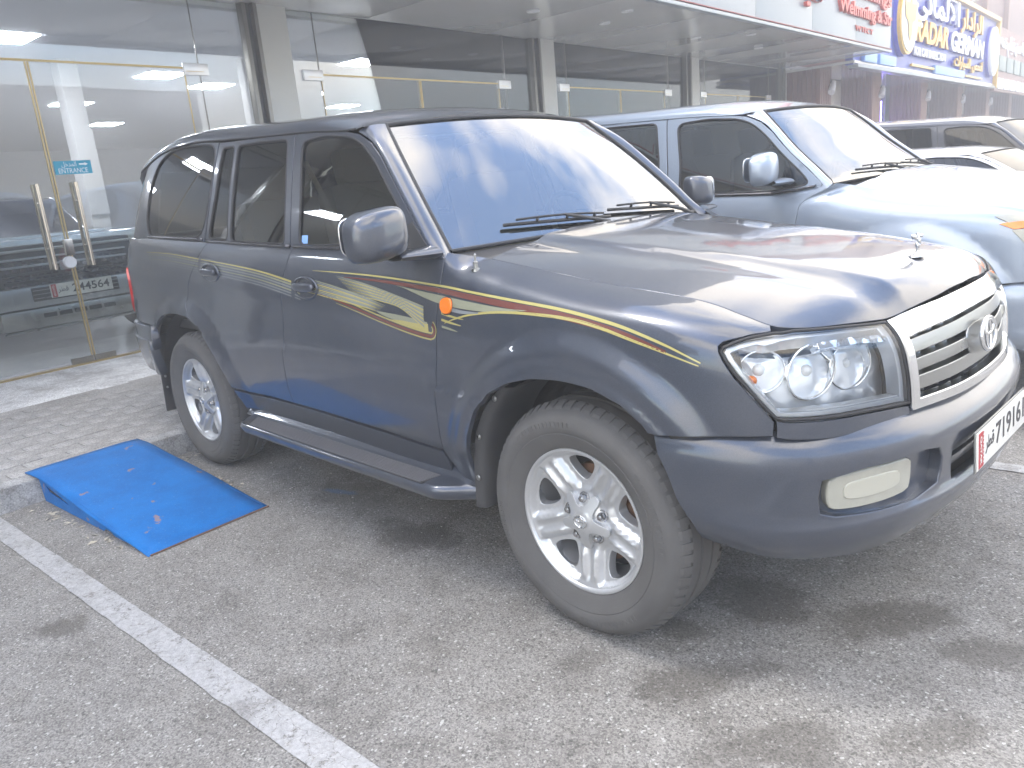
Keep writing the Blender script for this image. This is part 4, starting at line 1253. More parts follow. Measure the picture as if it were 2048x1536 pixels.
    # side steps
    if hero or True:
        for sg in (-1, 1):
            S = bpy.data.objects.new("side_step", None); COL.objects.link(S); S.parent = root
            xs = np.concatenate([np.linspace(-2.30, -2.15, 6), np.linspace(-2.1, -.75, 16), np.linspace(-.70, -.48, 8)])
            G = []
            for x in xs:
                f = min(1, max(0, (x+2.335)/.16)); f2 = min(1, max(0, (-.47-x)/.20))
                w = (sm(f)*.55+.45*f)*(.30+.70*sm(f2))
                yo = -.86-.150*w; zt = .395-.02*0
                G.append([(x, -.82, zt+.055), (x, -.872, zt+.040), (x, -.892, zt+.012), (x, -.91, zt), (x, yo+.028, zt-.002), (x, yo+.008, zt-.006), (x, yo, zt-.022), (x, yo+.010, zt-.052), (x, yo+.045, zt-.070), (x, -.80, zt-.062)])
            G = np.array(G)
            if sg == 1: G[..., 1] *= -1
            o = grid_obj("step_shell", G, paint, S)
            for k in range(9):
                xa, xb = -2.17+.0*k, -.70
                y = -.912-.0105*k
                bm = bmesh.new()
                add_box(bm, ((xa+xb)/2+.004*k, y*(-sg), .3955), (xb-xa-.012*k, .0055, .006), bevel=.0015)
                bm_obj("tread_rib", bm, MT['steprib'], S)
            box("tread_mat", ((-2.17-.70)/2, -.954*(-sg), .3935), (1.46, .096, .004), MT['trim'], S)
    # mud flaps
    for sg in (-1, 1):
        bm = bmesh.new(); add_box(bm, (-3.395, sg*.80, .46), (.012, .24, .44), bevel=.004, rot=Matrix.Rotation(math.radians(6), 3, 'Y')); f = bm_obj("mud_flap", bm, MT['trim'], root)
        # arch liner skirt with screws behind the front wheel
        rows = []
        for z in np.linspace(.32, .80, 14):
            xr = np.interp(z, [.32, .40, .50, .61, .71, .78, .80], [-.500, -.492, -.487, -.462, -.405, -.335, -.31])
            rows.append([(xr+.000, sg*.918, z), (xr+.022, sg*.916, z), (xr+.045, sg*.905, z), (xr+.05, sg*.84, z), (xr+.05, sg*.70, z)])
        grid_obj("arch_liner", np.array(rows), MT['trim'], root)
        for z, dx in ((.755, -.345), (.60, -.445), (.44, -.470)):
            bm = bmesh.new(); superell(bm, (dx, sg*.919, z), (.011, .004, .011), 2, 12); bm_obj("screw", bm, MT['satin'], root, smooth=True)
        for z in (.63, .55, .47, .40):
            bm = bmesh.new(); superell(bm, (-3.375, sg*(.90-.0*z), z), (.004, .008, .008), 2, 10); bm_obj("screw", bm, MT['satin'], root, smooth=True)
    # door handles
    for hx, hz, par, ln in ((-1.470, 1.092, fdo, .190), (-2.405, 1.136, rdo, .185)):
        for sg in (0, 1):
            s = s_x(hx); t = fb_t(s, hz); P = FB(s, t); y = P[1]
            hd = bpy.data.objects.new("door_handle", None); COL.objects.link(hd); hd.parent = par[sg]
            f = -1 if sg else 1
            bm = bmesh.new()
            # oval bezel ring and cup
            pts = [(hx+.095*math.cos(a), (y-.004)*f, hz+.045*math.sin(a)) for a in np.linspace(0, 2*math.pi, 33)]
            add_tube(bm, pts, .006, 6, cap=False)
            bm_obj("bezel", bm, paint, hd, smooth=True)
            bm = bmesh.new(); superell(bm, (hx, (y+.006)*f, hz), (.092, .010, .043), 2.2, 24); bm_obj("cup", bm, paint, hd, smooth=True)
            bm = bmesh.new(); superell(bm, (hx+.002, (y-.020)*f, hz+.006), (.084, .013, .019), 3.2, 24); bm_obj("grip", bm, paint, hd, smooth=True)
            bm = bmesh.new(); superell(bm, (hx-.068, (y-.012)*f, hz+.004), (.016, .012, .018), 2.4, 14); bm_obj("lock_cap", bm, MT['chrome'], hd, smooth=True)
    # door mirrors
    for sg in (-1, 1):
        MR = bpy.data.objects.new("door_mirror", None); COL.objects.link(MR); MR.parent = fdo[0] if sg == -1 else fdo[1]
        def mf(v, sg=sg):
            # taper: flatter towards the rear glass, slightly smaller outboard and towards the bottom
            k = 1-.12*max(0, (-sg*0+sg*v.y)/.13)**2
            x = v.x if v.x > 0 else v.x*.35
            return Vector((x*(1-.25*abs(v.y/.13)**2.5), v.y, v.z*k-.012*(sg*v.y)/.13))
        bm = bmesh.new()
        superell(bm, (0, 0, 0), (.100, .124, .088), 3.6, 44, mf)
        sh = bm_obj("shell", bm, paint, MR, smooth=True)
        sh.location = ((-.700, -1.080, 1.322) if sg == -1 else (-.775, 1.055, 1.322)); sh.scale = (1, 1, 1) if sg == -1 else (.8, .68, .84); sh.rotation_euler = (0, math.radians(-3), sg*math.radians(-10))
        bm = bmesh.new(); superell(bm, (-.742, sg*1.085, 1.322), (.005, .100, .068), 4, 24); bm_obj("mirror_glass", bm, MT['chrome'], MR, smooth=True)
        # foot
        rows = []
        for k in np.linspace(0, 1, 8):
            c = Vector((-.68, sg*1.02, 1.240)).lerp(Vector((-.672, sg*.868, 1.238)), k)
            w = .052+.030*k; h = .013+.012*k
            rows.append([(c.x+w*math.cos(a), c.y, c.z+h*math.sin(a)) for a in np.linspace(0, 2*math.pi, 17)])
        grid_obj("mirror_foot", np.array(rows), paint, MR)
        L = [(-.655, 1.240), (-.80, 1.244), (-.83, 1.262), (-.745, 1.355), (-.735, 1.352)]
        o = panel("sail_panel", gz([(-.655, 1.245), (-.835, 1.250), (-.800, 1.330), (-.770, 1.345)]), GH, MT['trim'], MR, res=.03, offset=.004, thick=.01, sc=(1, 1))
        if sg == 1: o.data.transform(Matrix.Diagonal((1, -1, 1, 1))); o.data.flip_normals()
    # wipers
    for x0, y0, a0 in ((-.540, .02, 0), (-.575, .62, 0)):
        Wp = bpy.data.objects.new("wiper", None); COL.objects.link(Wp); Wp.parent = root
        bm = bmesh.new()
        tip_u = (y0-.34)/.735; wa = .075
        e = Vector(WS((y0-.26)/.80, wa))+Vector((.02, 0, .03))
        add_tube(bm, [(x0+.03, y0+.03, 1.232), (x0+.01, y0-.03, 1.262), tuple(e)], .008, 8, radii=[.012, .009, .006])
        bm_obj("wiper_arm", bm, MT['trim'], Wp, smooth=True)
        pts = [Vector(WS((y0+.02-.58*k)/.80, .045+.045*k))+Vector((.008, 0, .012)) for k in np.linspace(0, 1, 12)]
        bm = bmesh.new(); add_tube(bm, pts, .0075, 6)
        pts2 = [p+Vector((.008, 0, .014+.008*math.sin(math.pi*i/11))) for i, p in enumerate(pts)]
        add_tube(bm, pts2[1:-1], .005, 6)
        for i in (2, 5, 8): add_tube(bm, [pts[i], pts2[i]], .006, 6)
        bm_obj("wiper_blade", bm, MT['seal'], Wp, smooth=True)
    # wheels
    for (x, y, ph) in ((0, -.858, math.radians(93)), (-2.85, -.855, math.radians(60)), (0, .858, .4), (-2.85, .855, 1.0)):
        wheel(root, (x, y, .391), ph, flipped=y > 0, detail=hero and y < 0)
    return fdo, rdo
# ------------------------------------------------------------------ the street frame: u points from the shop towards the camera, v runs along the shop front
TH = 0.0880
CT, ST = math.cos(TH), math.sin(TH)
def UV(u, v, z=0.0): return Vector((u*CT-v*ST, u*ST+v*CT, z))
def bthing(name, label, cat, u, v, z=0.0, group=None, rz=0.0):
    return thing(name, label, cat, UV(u, v, z), TH+rz, group)
def bplace(o, u, v, z=0.0, rz=0.0):
    o.location = UV(u, v, z); o.rotation_euler = (0, 0, TH+rz); return o

# node helper for hand-made materials
def new_mat(name):
    m = bpy.data.materials.new(name); m.use_nodes = True
    nt = m.node_tree
    return m, nt, nt.nodes['Principled BSDF']
def N_(nt, t, **k):
    n = nt.nodes.new(t)
    for a, b in k.items():
        if a.startswith('i_'): n.inputs[a[2:].replace('_', ' ')].default_value = b
        else: setattr(n, a, b)
    return n
def ramp(nt, src, p0, p1, c0=None, c1=None):
    """0 at p0 and 1 at p1 (either order), smooth; or a blend of two colours"""
    r = nt.nodes.new("ShaderNodeMapRange"); r.interpolation_type = 'SMOOTHSTEP' if c0 is None else 'LINEAR'
    if p0 > p1:
        r.inputs['From Min'].default_value = p1; r.inputs['From Max'].default_value = p0
        r.inputs['To Min'].default_value = 1; r.inputs['To Max'].default_value = 0
    else:
        r.inputs['From Min'].default_value = p0; r.inputs['From Max'].default_value = p1
    nt.links.new(src, r.inputs['Value'])
    if c0 is None: return r.outputs['Result']
    return mixc(nt, r.outputs['Result'], c0, c1)
def mixc(nt, fac, a, b, mode='MIX'):
    m = nt.nodes.new("ShaderNodeMix"); m.data_type = 'RGBA'; m.blend_type = mode
    for s, v in (('Factor', fac), ('A', a), ('B', b)):
        if isinstance(v, (int, float)): m.inputs[s].default_value = v
        elif isinstance(v, tuple): m.inputs[s].default_value = v if len(v) == 4 else v+(1,)
        else: nt.links.new(v, m.inputs[s])
    return m.outputs['Result']
def mathn(nt, op, a, b=None, clamp=False):
    m = nt.nodes.new("ShaderNodeMath"); m.operation = op; m.use_clamp = clamp
    for i, v in ((0, a), (1, b)):
        if v is None: continue
        if isinstance(v, (int, float)): m.inputs[i].default_value = v
        else: nt.links.new(v, m.inputs[i])
    return m.outputs[0]

def asphalt_nodes(nt, co):
    """returns (colour socket, height socket)"""
    n1 = N_(nt, "ShaderNodeTexNoise", i_Scale=.7, i_Detail=6.0, i_Roughness=.6); nt.links.new(co, n1.inputs['Vector'])
    n2 = N_(nt, "ShaderNodeTexNoise", i_Scale=4.5, i_Detail=8.0, i_Roughness=.68); nt.links.new(co, n2.inputs['Vector'])
    n3 = N_(nt, "ShaderNodeTexNoise", i_Scale=60.0, i_Detail=4.0, i_Roughness=.7); nt.links.new(co, n3.inputs['Vector'])
    v1 = N_(nt, "ShaderNodeTexVoronoi", i_Scale=210.0); nt.links.new(co, v1.inputs['Vector'])
    v2 = N_(nt, "ShaderNodeTexVoronoi", i_Scale=150.0); nt.links.new(co, v2.inputs['Vector'])
    s1 = N_(nt, "ShaderNodeSeparateColor"); nt.links.new(v1.outputs['Color'], s1.inputs[0])
    s2 = N_(nt, "ShaderNodeSeparateColor"); nt.links.new(v2.outputs['Color'], s2.inputs[0])
    base = mixc(nt, ramp(nt, n1.outputs[0], .35, .68), (.200, .191, .177), (.222, .213, .199))
    base = mixc(nt, ramp(nt, n2.outputs[0], .40, .62), base, (.243, .235, .221))
    c2 = mixc(nt, mathn(nt, 'MULTIPLY', ramp(nt, n2.outputs[0], .46, .34), .55), base, (.150, .143, .132))
    # aggregate: each chip has its own tone
    chip = ramp(nt, s1.outputs[0], .0, 1.0, (.45, .45, .45, 1), (1.55, 1.54, 1.52, 1))
    c3 = mixc(nt, .75, c2, mixc(nt, 1.0, c2, chip, 'MULTIPLY'))
    pale = ramp(nt, s2.outputs[1], .972, .98)
    c4 = mixc(nt, mathn(nt, 'MULTIPLY', pale, .75), c3, (.52, .51, .49))
    dark = ramp(nt, s2.outputs[2], .06, .05)
    c5 = mixc(nt, mathn(nt, 'MULTIPLY', dark, .55), c4, (.05, .048, .045))
    h = mathn(nt, 'ADD', mathn(nt, 'MULTIPLY', v1.outputs['Distance'], -.6), mathn(nt, 'MULTIPLY', n3.outputs[0], 1.0))
    return c5, h, n2.outputs[0], n3.outputs[0]

def stain(nt, co, cx, cy, rx, ry, rot, nz):
    mp = N_(nt, "ShaderNodeMapping", vector_type='TEXTURE')
    mp.inputs['Location'].default_value = (cx, cy, 0); mp.inputs['Rotation'].default_value = (0, 0, rot); mp.inputs['Scale'].default_value = (rx, ry, 50)
    nt.links.new(co, mp.inputs['Vector'])
    l = N_(nt, "ShaderNodeVectorMath", operation='LENGTH'); nt.links.new(mp.outputs[0], l.inputs[0])
    d = mathn(nt, 'ADD', l.outputs['Value'], mathn(nt, 'MULTIPLY', mathn(nt, 'SUBTRACT', nz, .5), 2.6))
    return ramp(nt, d, 1.05, .45)

def ground_material():
    m, nt, b = new_mat('asphalt')
    tc = N_(nt, "ShaderNodeTexCoord"); co = tc.outputs['Object']
    col, h, nz, nf = asphalt_nodes(nt, co)
    nz0 = nz
    nz = mathn(nt, 'ADD', mathn(nt, 'MULTIPLY', nz, .62), mathn(nt, 'MULTIPLY', nf, .38))
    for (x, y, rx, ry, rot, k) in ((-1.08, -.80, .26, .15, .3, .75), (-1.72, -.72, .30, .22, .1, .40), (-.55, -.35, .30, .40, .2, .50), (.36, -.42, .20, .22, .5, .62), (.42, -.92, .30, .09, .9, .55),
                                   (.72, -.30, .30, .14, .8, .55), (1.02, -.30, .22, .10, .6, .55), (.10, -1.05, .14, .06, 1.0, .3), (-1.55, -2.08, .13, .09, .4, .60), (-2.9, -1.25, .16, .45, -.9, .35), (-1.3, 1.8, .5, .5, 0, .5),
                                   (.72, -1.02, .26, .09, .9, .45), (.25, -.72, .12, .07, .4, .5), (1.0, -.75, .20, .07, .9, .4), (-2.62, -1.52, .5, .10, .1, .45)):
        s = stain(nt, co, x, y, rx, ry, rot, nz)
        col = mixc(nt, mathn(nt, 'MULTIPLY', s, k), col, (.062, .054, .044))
    # rubbed blue paint near the wheel
    s = stain(nt, co, -1.80, -.72, .12, .035, .3, nz)
    col = mixc(nt, mathn(nt, 'MULTIPLY', s, .5), col, (.08, .17, .33))
    nt.links.new(col, b.inputs['Base Color'])
    b.inputs['Roughness'].default_value = .86
    bp = N_(nt, "ShaderNodeBump", i_Strength=.55, i_Distance=.004); nt.links.new(h, bp.inputs['Height']); nt.links.new(bp.outputs[0], b.inputs['Normal'])
    return m

def line_material():
    m, nt, b = new_mat('worn_line_paint')
    tc = N_(nt, "ShaderNodeTexCoord"); co = tc.outputs['Object']
    col, h, nz, nf = asphalt_nodes(nt, co)
    n = N_(nt, "ShaderNodeTexNoise", i_Scale=22.0, i_Detail=9.0, i_Roughness=.75); nt.links.new(co, n.inputs['Vector'])
    vor = N_(nt, "ShaderNodeTexVoronoi", feature='DISTANCE_TO_EDGE', i_Scale=11.0); 
    wz = N_(nt, "ShaderNodeTexNoise", i_Scale=9.0, i_Detail=5.0); nt.links.new(co, wz.inputs['Vector'])
    ad = N_(nt, "ShaderNodeVectorMath", operation='MULTIPLY_ADD'); nt.links.new(wz.outputs['Color'], ad.inputs[0]); ad.inputs[1].default_value = (.22, .22, .22); nt.links.new(co, ad.inputs[2])
    nt.links.new(ad.outputs[0], vor.inputs['Vector'])
    wear = ramp(nt, n.outputs[0], .34, .46)
    crack = ramp(nt, vor.outputs['Distance'], .004, .016)
    patch = ramp(nt, nz, .34, .50)
    f = mathn(nt, 'MULTIPLY', mathn(nt, 'MULTIPLY', wear, crack), mathn(nt, 'ADD', mathn(nt, 'MULTIPLY', patch, .5), .45, True), True)
    pc = mixc(nt, ramp(nt, nf, .3, .7), (.33, .33, .33), (.47, .47, .47))
    nt.links.new(mixc(nt, f, col, pc), b.inputs['Base Color'])
    b.inputs['Roughness'].default_value = .8
    bp = N_(nt, "ShaderNodeBump", i_Strength=.5, i_Distance=.004)
    nt.links.new(mathn(nt, 'ADD', h, mathn(nt, 'MULTIPLY', f, .5)), bp.inputs['Height']); nt.links.new(bp.outputs[0], b.inputs['Normal'])
    return m

def concrete_mat(name, a, bcol, sc=3.0, speck=True, dirty=(.14, .125, .10)):
    m, nt, b = new_mat(name)
    tc = N_(nt, "ShaderNodeTexCoord"); co = tc.outputs['Object']
    n1 = N_(nt, "ShaderNodeTexNoise", i_Scale=sc, i_Detail=9.0, i_Roughness=.68); nt.links.new(co, n1.inputs['Vector'])
    n2 = N_(nt, "ShaderNodeTexNoise", i_Scale=sc*14, i_Detail=5.0, i_Roughness=.7); nt.links.new(co, n2.inputs['Vector'])
    c = mixc(nt, ramp(nt, n1.outputs[0], .36, .64), a, bcol)
    c = mixc(nt, mathn(nt, 'MULTIPLY', ramp(nt, n1.outputs[0], .44, .30), .5), c, dirty)
    if speck:
        v = N_(nt, "ShaderNodeTexVoronoi", i_Scale=130.0); nt.links.new(co, v.inputs['Vector'])
        s = N_(nt, "ShaderNodeSeparateColor"); nt.links.new(v.outputs['Color'], s.inputs[0])
        c = mixc(nt, .6, c, mixc(nt, 1.0, c, ramp(nt, s.outputs[0], 0, 1, (.5, .5, .5, 1), (1.5, 1.5, 1.5, 1)), 'MULTIPLY'))
    nt.links.new(c, b.inputs['Base Color']); b.inputs['Roughness'].default_value = .88
    bp = N_(nt, "ShaderNodeBump", i_Strength=.5, i_Distance=.004); nt.links.new(n2.outputs[0], bp.inputs['Height']); nt.links.new(bp.outputs[0], b.inputs['Normal'])
    return m
MT['asphalt'] = ground_material()
MT['line'] = line_material()
MT['kerb'] = concrete_mat('kerb_concrete', (.26, .26, .26), (.42, .42, .42), 5)
MT['paver'] = concrete_mat('paver_concrete', (.32, .31, .30), (.42, .41, .40), 2.2, dirty=(.17, .15, .13))
MT['screed'] = concrete_mat('pale_screed', (.50, .50, .51), (.78, .79, .80), 2.6, dirty=(.25, .23, .21))
MT['threshold'] = concrete_mat('threshold_stone', (.42, .38, .34), (.52, .48, .44), 3)
MT['joint'] = mat('joint_sand', (.22, .21, .19), rough=.95)

# ground sheet
V = []; F = []
gs = 75
def gx(i): t = (i-gs/2)/(gs/2); return 130*np.sign(t)*abs(t)**3
for i in range(gs+1):
    for j in range(gs+1): V.append((gx(i), gx(j), 0.0))
for i in range(gs):
    for j in range(gs):
        a = i*(gs+1)+j; F.append((a, a+gs+1, a+gs+2, a+1))
g = mesh_obj("ground", V, F, MT['asphalt'])
tag(g, kind='structure'); g['label'] = "worn grey asphalt of the parking area"
# parking lines
for (u0, u1, v0, v1) in ((-3.26, 4.6, -1.687, -1.785), (-3.26, 4.6, 1.225, 1.130), (-3.26, 4.6, 4.10, 4.0), (-3.26, 4.6, 6.9, 6.8), (-3.26, 4.6, -4.60, -4.70)):
    n = 160; V = []; F = []
    for k in range(n+1):
        u = u0+(u1-u0)*k/n
        dv = -.014*(u+3.26) if v0 == -1.687 else 0
        w = RNG.normal(0, .0016)+dv; w2 = RNG.normal(0, .0016)+dv*1.3
        V += [tuple(UV(u, v0+w, .004)), tuple(UV(u, v1+w2, .004))]
    for k in range(n): F.append((2*k, 2*k+1, 2*k+3, 2*k+2))
    o = mesh_obj("parking_line", V, F, MT['line'])
    tag(o, kind='structure')
# kerb of separate stones
kerb = bpy.data.objects.new("kerb", None); COL.objects.link(kerb); kerb['kind'] = 'structure'
bplace(kerb, 0, 0)
bm = bmesh.new(); add_box(bm, (-3.345, .4475, .0), (.13, .895, .26), bevel=.012)
ks = bm_obj("kerb_stone", bm, MT['kerb'], kerb, auto=50)
for k in range(-12, 38):
    c = ks if k == -12 else ks.copy()
    if k != -12: COL.objects.link(c); c.parent = kerb
    c.location = (RNG.normal(0, .003), .9*k-.28, RNG.normal(0, .002)+.002)
# pavement bed, pavers and the paler screed strip in front of the doors
o = box("pavement_bed", (-4.98, 11.0, -.045), (3.13, 44.0, .32), MT['joint']); o['kind'] = 'structure'; bplace(o, 0, 0)
pav = bpy.data.objects.new("pavement", None); COL.objects.link(pav); pav['kind'] = 'structure'; bplace(pav, 0, 0)
pvm = []
for t in range(3):
    bm = bmesh.new(); add_box(bm, (0, 0, 0), (.117, .234, .05), bevel=.004)
    o = bm_obj("paver", bm, MT['paver'], pav, auto=40); pvm.append(o)
cells = []
for r in range(15):
    for c in range(-30, 90):
        u = -3.475-.12*r; v = .238*c+(.119 if r % 2 else 0)
        cells.append((abs(v+1.2)+.35*r, u, v))
cells.sort()
used = 0
SV, SFc = [], []
for i, (d, u, v) in enumerate(cells):
    z = .105+RNG.normal(0, .0016); rot = (RNG.normal(0, .008), RNG.normal(0, .008), RNG.normal(0, .006))
    if i < 297:
        o = pvm[i] if i < 3 else pvm[i % 3].copy()
        if i >= 3: COL.objects.link(o); o.parent = pav
        o.location = (u, v, z); o.rotation_euler = rot
    else:
        n_ = len(SV)
        SV += [(u+a*.0585, v+b*.117, z+c*.025) for a in (-1, 1) for b in (-1, 1) for c in (-1, 1)]
        SFc += [tuple(n_+k for k in f) for f in ((0, 1, 3, 2), (4, 6, 7, 5), (0, 4, 5, 1), (2, 3, 7, 6), (1, 5, 7, 3))]
o = mesh_obj("pavers", SV, SFc, MT['paver'], pav); o['kind'] = 'stuff'
o = box("screed", (-5.82, 11.0, .022), (1.28, 43.9, .214), MT['screed'], bevel=.004); o['kind'] = 'structure'; bplace(o, 0, 0)

# ------------------------------------------------------------------ building materials
MT['acp'] = mat('grey_cladding', (.29, .33, .355), rough=.35, metal=.0, coat=.2, var=.04, vscale=.6)
MT['soffit'] = mat('soffit_panel', (.62, .61, .57), rough=.16, coat=.5, var=.10, vscale=1.2)
MT['pillar'] = mat('pillar_paint', (.60, .60, .56), rough=.4, var=.05, vscale=1.5)
MT['frame'] = mat('mullion_metal', (.21, .20, .175), rough=.35, metal=.6)
MT['upper'] = mat('upper_wall', (.17, .175, .18), rough=.5, var=.08, vscale=.5)
MT['brass'] = mat('brass_edge', (.50, .38, .17), rough=.35, metal=.7)
MT['steel'] = mat('brushed_steel', (.66, .60, .52), rough=.22, metal=1.0)
MT['patch'] = mat('patch_fitting', (.82, .82, .82), rough=.25, metal=.35)
MT['shopglass'] = glass_mat('shop_glass', (.90, .92, .90), refl=.05)
MT['white'] = mat('white_paint', (.76, .76, .77), rough=.5)
MT['intwall'] = mat('interior_wall', (.80, .80, .83), rough=.6)
MT['intceil'] = mat('interior_ceiling', (.62, .62, .66), rough=.7)
MT['intfloor'] = mat('interior_floor', (.45, .46, .46), rough=.18, coat=.3, var=.08, vscale=.8)
MT['panel_light'] = mat('ceiling_panel', (.9, .9, .95), emit=(.86, .88, 1.0), estr=12.0)
MT['downlight'] = mat('downlight_glass', (.75, .75, .74), rough=.3)
MT['cyan'] = mat('sticker_blue', (.015, .34, .50), rough=.5)
MT['redletter'] = mat('red_letter', (.60, .075, .055), rough=.35)
MT['redline'] = mat('red_line', (.30, .05, .05), rough=.5)
MT['brown'] = mat('brown_cladding', (.17, .055, .040), rough=.5, var=.15, vscale=2)
MT['brown2'] = mat('brown_light', (.30, .15, .10), rough=.55, var=.1, vscale=2)
MT['beige'] = mat('shutter_beige', (.52, .47, .38), rough=.5)
MT['bluesign'] = mat('sign_blue', (.10, .13, .46), rough=.35, var=.10, vscale=.5)
MT['deepblue'] = mat('letter_side_blue', (.05, .05, .50), rough=.4)
MT['gold'] = mat('sign_gold', (.85, .52, .06), rough=.3)
MT['orange'] = mat('letter_orange', (.90, .48, .05), rough=.35)
MT['letterwhite'] = mat('letter_white', (.86, .88, .90), rough=.35)
MT['skybox'] = mat('sign_lightblue', (.25, .45, .85), rough=.35)
MT['brownsign'] = mat('sign_brown', (.33, .19, .16), rough=.5)
MT['signgreen'] = mat('sign_greygreen', (.30, .36, .33), rough=.5)
MT['purple'] = mat('neon_purple', (.2, .15, .9), emit=(.28, .20, 1.0), estr=7.0)
MT['dark'] = mat('dark_interior', (.05, .05, .055), rough=.6)
MT['cream'] = mat('gate_grey', (.40, .41, .46), rough=.5)

# ------------------------------------------------------------------ the glass-fronted showroom
shop = bthing("showroom", "long glass fronted showroom with grey canopy, pale pillars and brass edged glass doors", "building", -6.53, 0, .12)
Z0 = .12
def S(name, c, s, m, parent=shop, bevel=0.0, **k):   # c in (u, v, z) street units
    return box(name, (c[0]+6.53, c[1], c[2]-Z0), s, m, parent, bevel=bevel, **k)
PIL = [2.34+4.93*k for k in range(-3, 4)]
for i, v in enumerate(PIL):
    S("pillar", (-6.56, v+.355, 1.82), (.24, .37, 3.38), MT['pillar'], bevel=.006)
    f = S("mullion", (-6.50, v+.025, 1.82), (.10, .05, 3.38), MT['frame'], bevel=.004)
    S("mullion", (-6.52, v+.085, 1.82), (.10, .045, 3.38), MT['trim'])
    S("mullion", (-6.47, v+.135, 1.82), (.12, .045, 3.38), MT['frame'], bevel=.004)
S("mullion", (-6.50, PIL[-1]+.62, 1.82), (.10, .05, 3.38), MT['frame'])
# glass: transom panes, side panes and doors in each bay
def gpane(v0, v1, z0, z1, parent=shop, name="glass_pane"):
    return S(name, (-6.53, (v0+v1)/2, (z0+z1)/2), (.011, v1-v0, z1-z0), MT['shopglass'], parent)
doors = []
for i, v in enumerate(PIL[:-1]):
    b0, b1 = v+.54, v+4.93                       # bay between pillar and next mullion
    d0 = b0+.42 if i != 2 else -1.30             # door leaves
    d1 = d0+3.2 if i != 2 else 1.62
    if i == 2: b0 = v+.54
    seam = d1+.16
    gpane(b0, d0-.006, .13, 3.50); 
    gpane(d0+.0, seam-.004, 2.842, 3.50); gpane(seam+.004, b1, 2.842 if False else .13, 3.50)
    gpane(d1+.006, seam-.004, .13, 2.836)
    S("seal_strip", (-6.53, seam, 1.82), (.014, .008, 3.38), MT['frame'])
    S("seal_strip", (-6.53, d0-.010, 3.17), (.014, .007, .66), MT['frame'])
    S("door_header", (-6.53, (d0+d1)/2, 2.834), (.016, d1-d0, .018), MT['brass'])
    mid = (d0+d1)/2
    for s, a, b in ((-1, d0, mid-.006), (1, mid+.006, d1)):
        D = bpy.data.objects.new("glass_door", None); COL.objects.link(D); D.parent = shop
        gpane(a, b, .165, 2.822, D, "door_leaf")
        S("edge_strip", (-6.53, a+.006 if s == 1 else b-.006, 1.49), (.018, .012, 2.66), MT['brass'], D)
        S("edge_strip", (-6.53, b-.005 if s == 1 else a+.005, 1.49), (.016, .008, 2.66), MT['brass'], D)
        S("bottom_fitting", (-6.53, mid+s*.105, .157), (.040, .195, .075), MT['frame'], D, bevel=.004)
        hv = mid+s*.165
        if i in (1, 2, 3):
            for du in (.055, -.055):
                bm = bmesh.new(); add_tube(bm, [(du, hv, 1.03-Z0+.0), (du, hv, 1.79-Z0)], .0165, 16)
                for zz in (1.22, 1.62): add_tube(bm, [(du, hv, zz-Z0), (0, hv, zz-Z0)], .011, 8)
                bmesh.ops.recalc_face_normals(bm, faces=bm.faces)
                bm_obj("pull_handle", bm, MT['steel'], D, auto=50)
    for (vv, w) in ((d1+.115, .27), (d0-.115, .27)):
        S("patch_fitting", (-6.515, vv, 2.822), (.030, w, .115), MT['patch'], bevel=.004)
        S("fitting_groove", (-6.498, vv-.02*(1 if vv > mid else -1), 2.80), (.003, w*.70, .006), MT['brass'])
    S("door_stop", (-6.53, mid, 1.215), (.05, .075, .15), MT['steel'], bevel=.006)
    bm = bmesh.new(); lathe(bm, [(.0005, .03), (.050, .03), (.055, .022), (.055, -.022)], 'x', 28, (0, mid-.02, 1.06-Z0+.02))
    bm_obj("door_disc", bm, MT['patch'], shop, auto=40)
S("threshold_strip", (-6.50, 9.0, .128), (.075, 44.0, .024), MT['brass'])
S("threshold", (-6.50, 9.0, .116), (.24, 44.0, .022), MT['threshold'])
# interior
S("interior_floor", (-15.6, 4.0, .112), (18.0, 44.0, .02), MT['intfloor'])
S("interior_ceiling", (-15.7, 4.0, 3.50), (17.9, 44.0, .06), MT['intceil'])
S("interior_wall", (-24.5, 4.0, 1.8), (.1, 44.0, 3.4), MT['intwall'])
S("interior_wall", (-15.5, -17.5, 1.8), (18, .1, 3.4), MT['intwall'])
S("interior_wall", (-15.5, 17.75, 1.8), (18, .1, 3.4), MT['intwall'])
S("bulkhead", (-6.72, 4.0, 3.57), (.3, 44.0, .14), MT['pillar'])
for (u, v) in ((-8.85, .85), (-10.85, 3.62), (-11.70, 4.95), (-17.5, 5.6), (-14.2, 3.6), (-24, 9), (-11.4, 9.15), (-14.0, 9.6), (-8.9, 6.0), (-8.9, -4.0), (-8.4, -1.6), (-12, -1.2), (-17, 12.5), (-11, 13.5)):  # includes panels added near the doors to brighten the room and pickup
    if u < -23: continue
    S("ceiling_light", (u, v, 3.462), (.56, .56, .012), MT['panel_light'])
for (u, v, w) in ((-10.0, 1.89, .24), (-9.2, 4.15, .32), (-11.0, 9.5, .3), (-9.2, 14.0, .3), (-9.2, -3.0, .3)):
    S("interior_column", (u, v, 1.8), (.24, w, 3.38), MT['white'], bevel=.01)
board = S("bright_opening", (-9.86, 1.89, 2.04), (.03, .25, 1.10), MT['white'], bevel=.004)  # plain white board standing in for a bright lit opening
S("display_counter", (-13.0, 6.5, .55), (.7, 2.6, .86), MT['white'], bevel=.02)
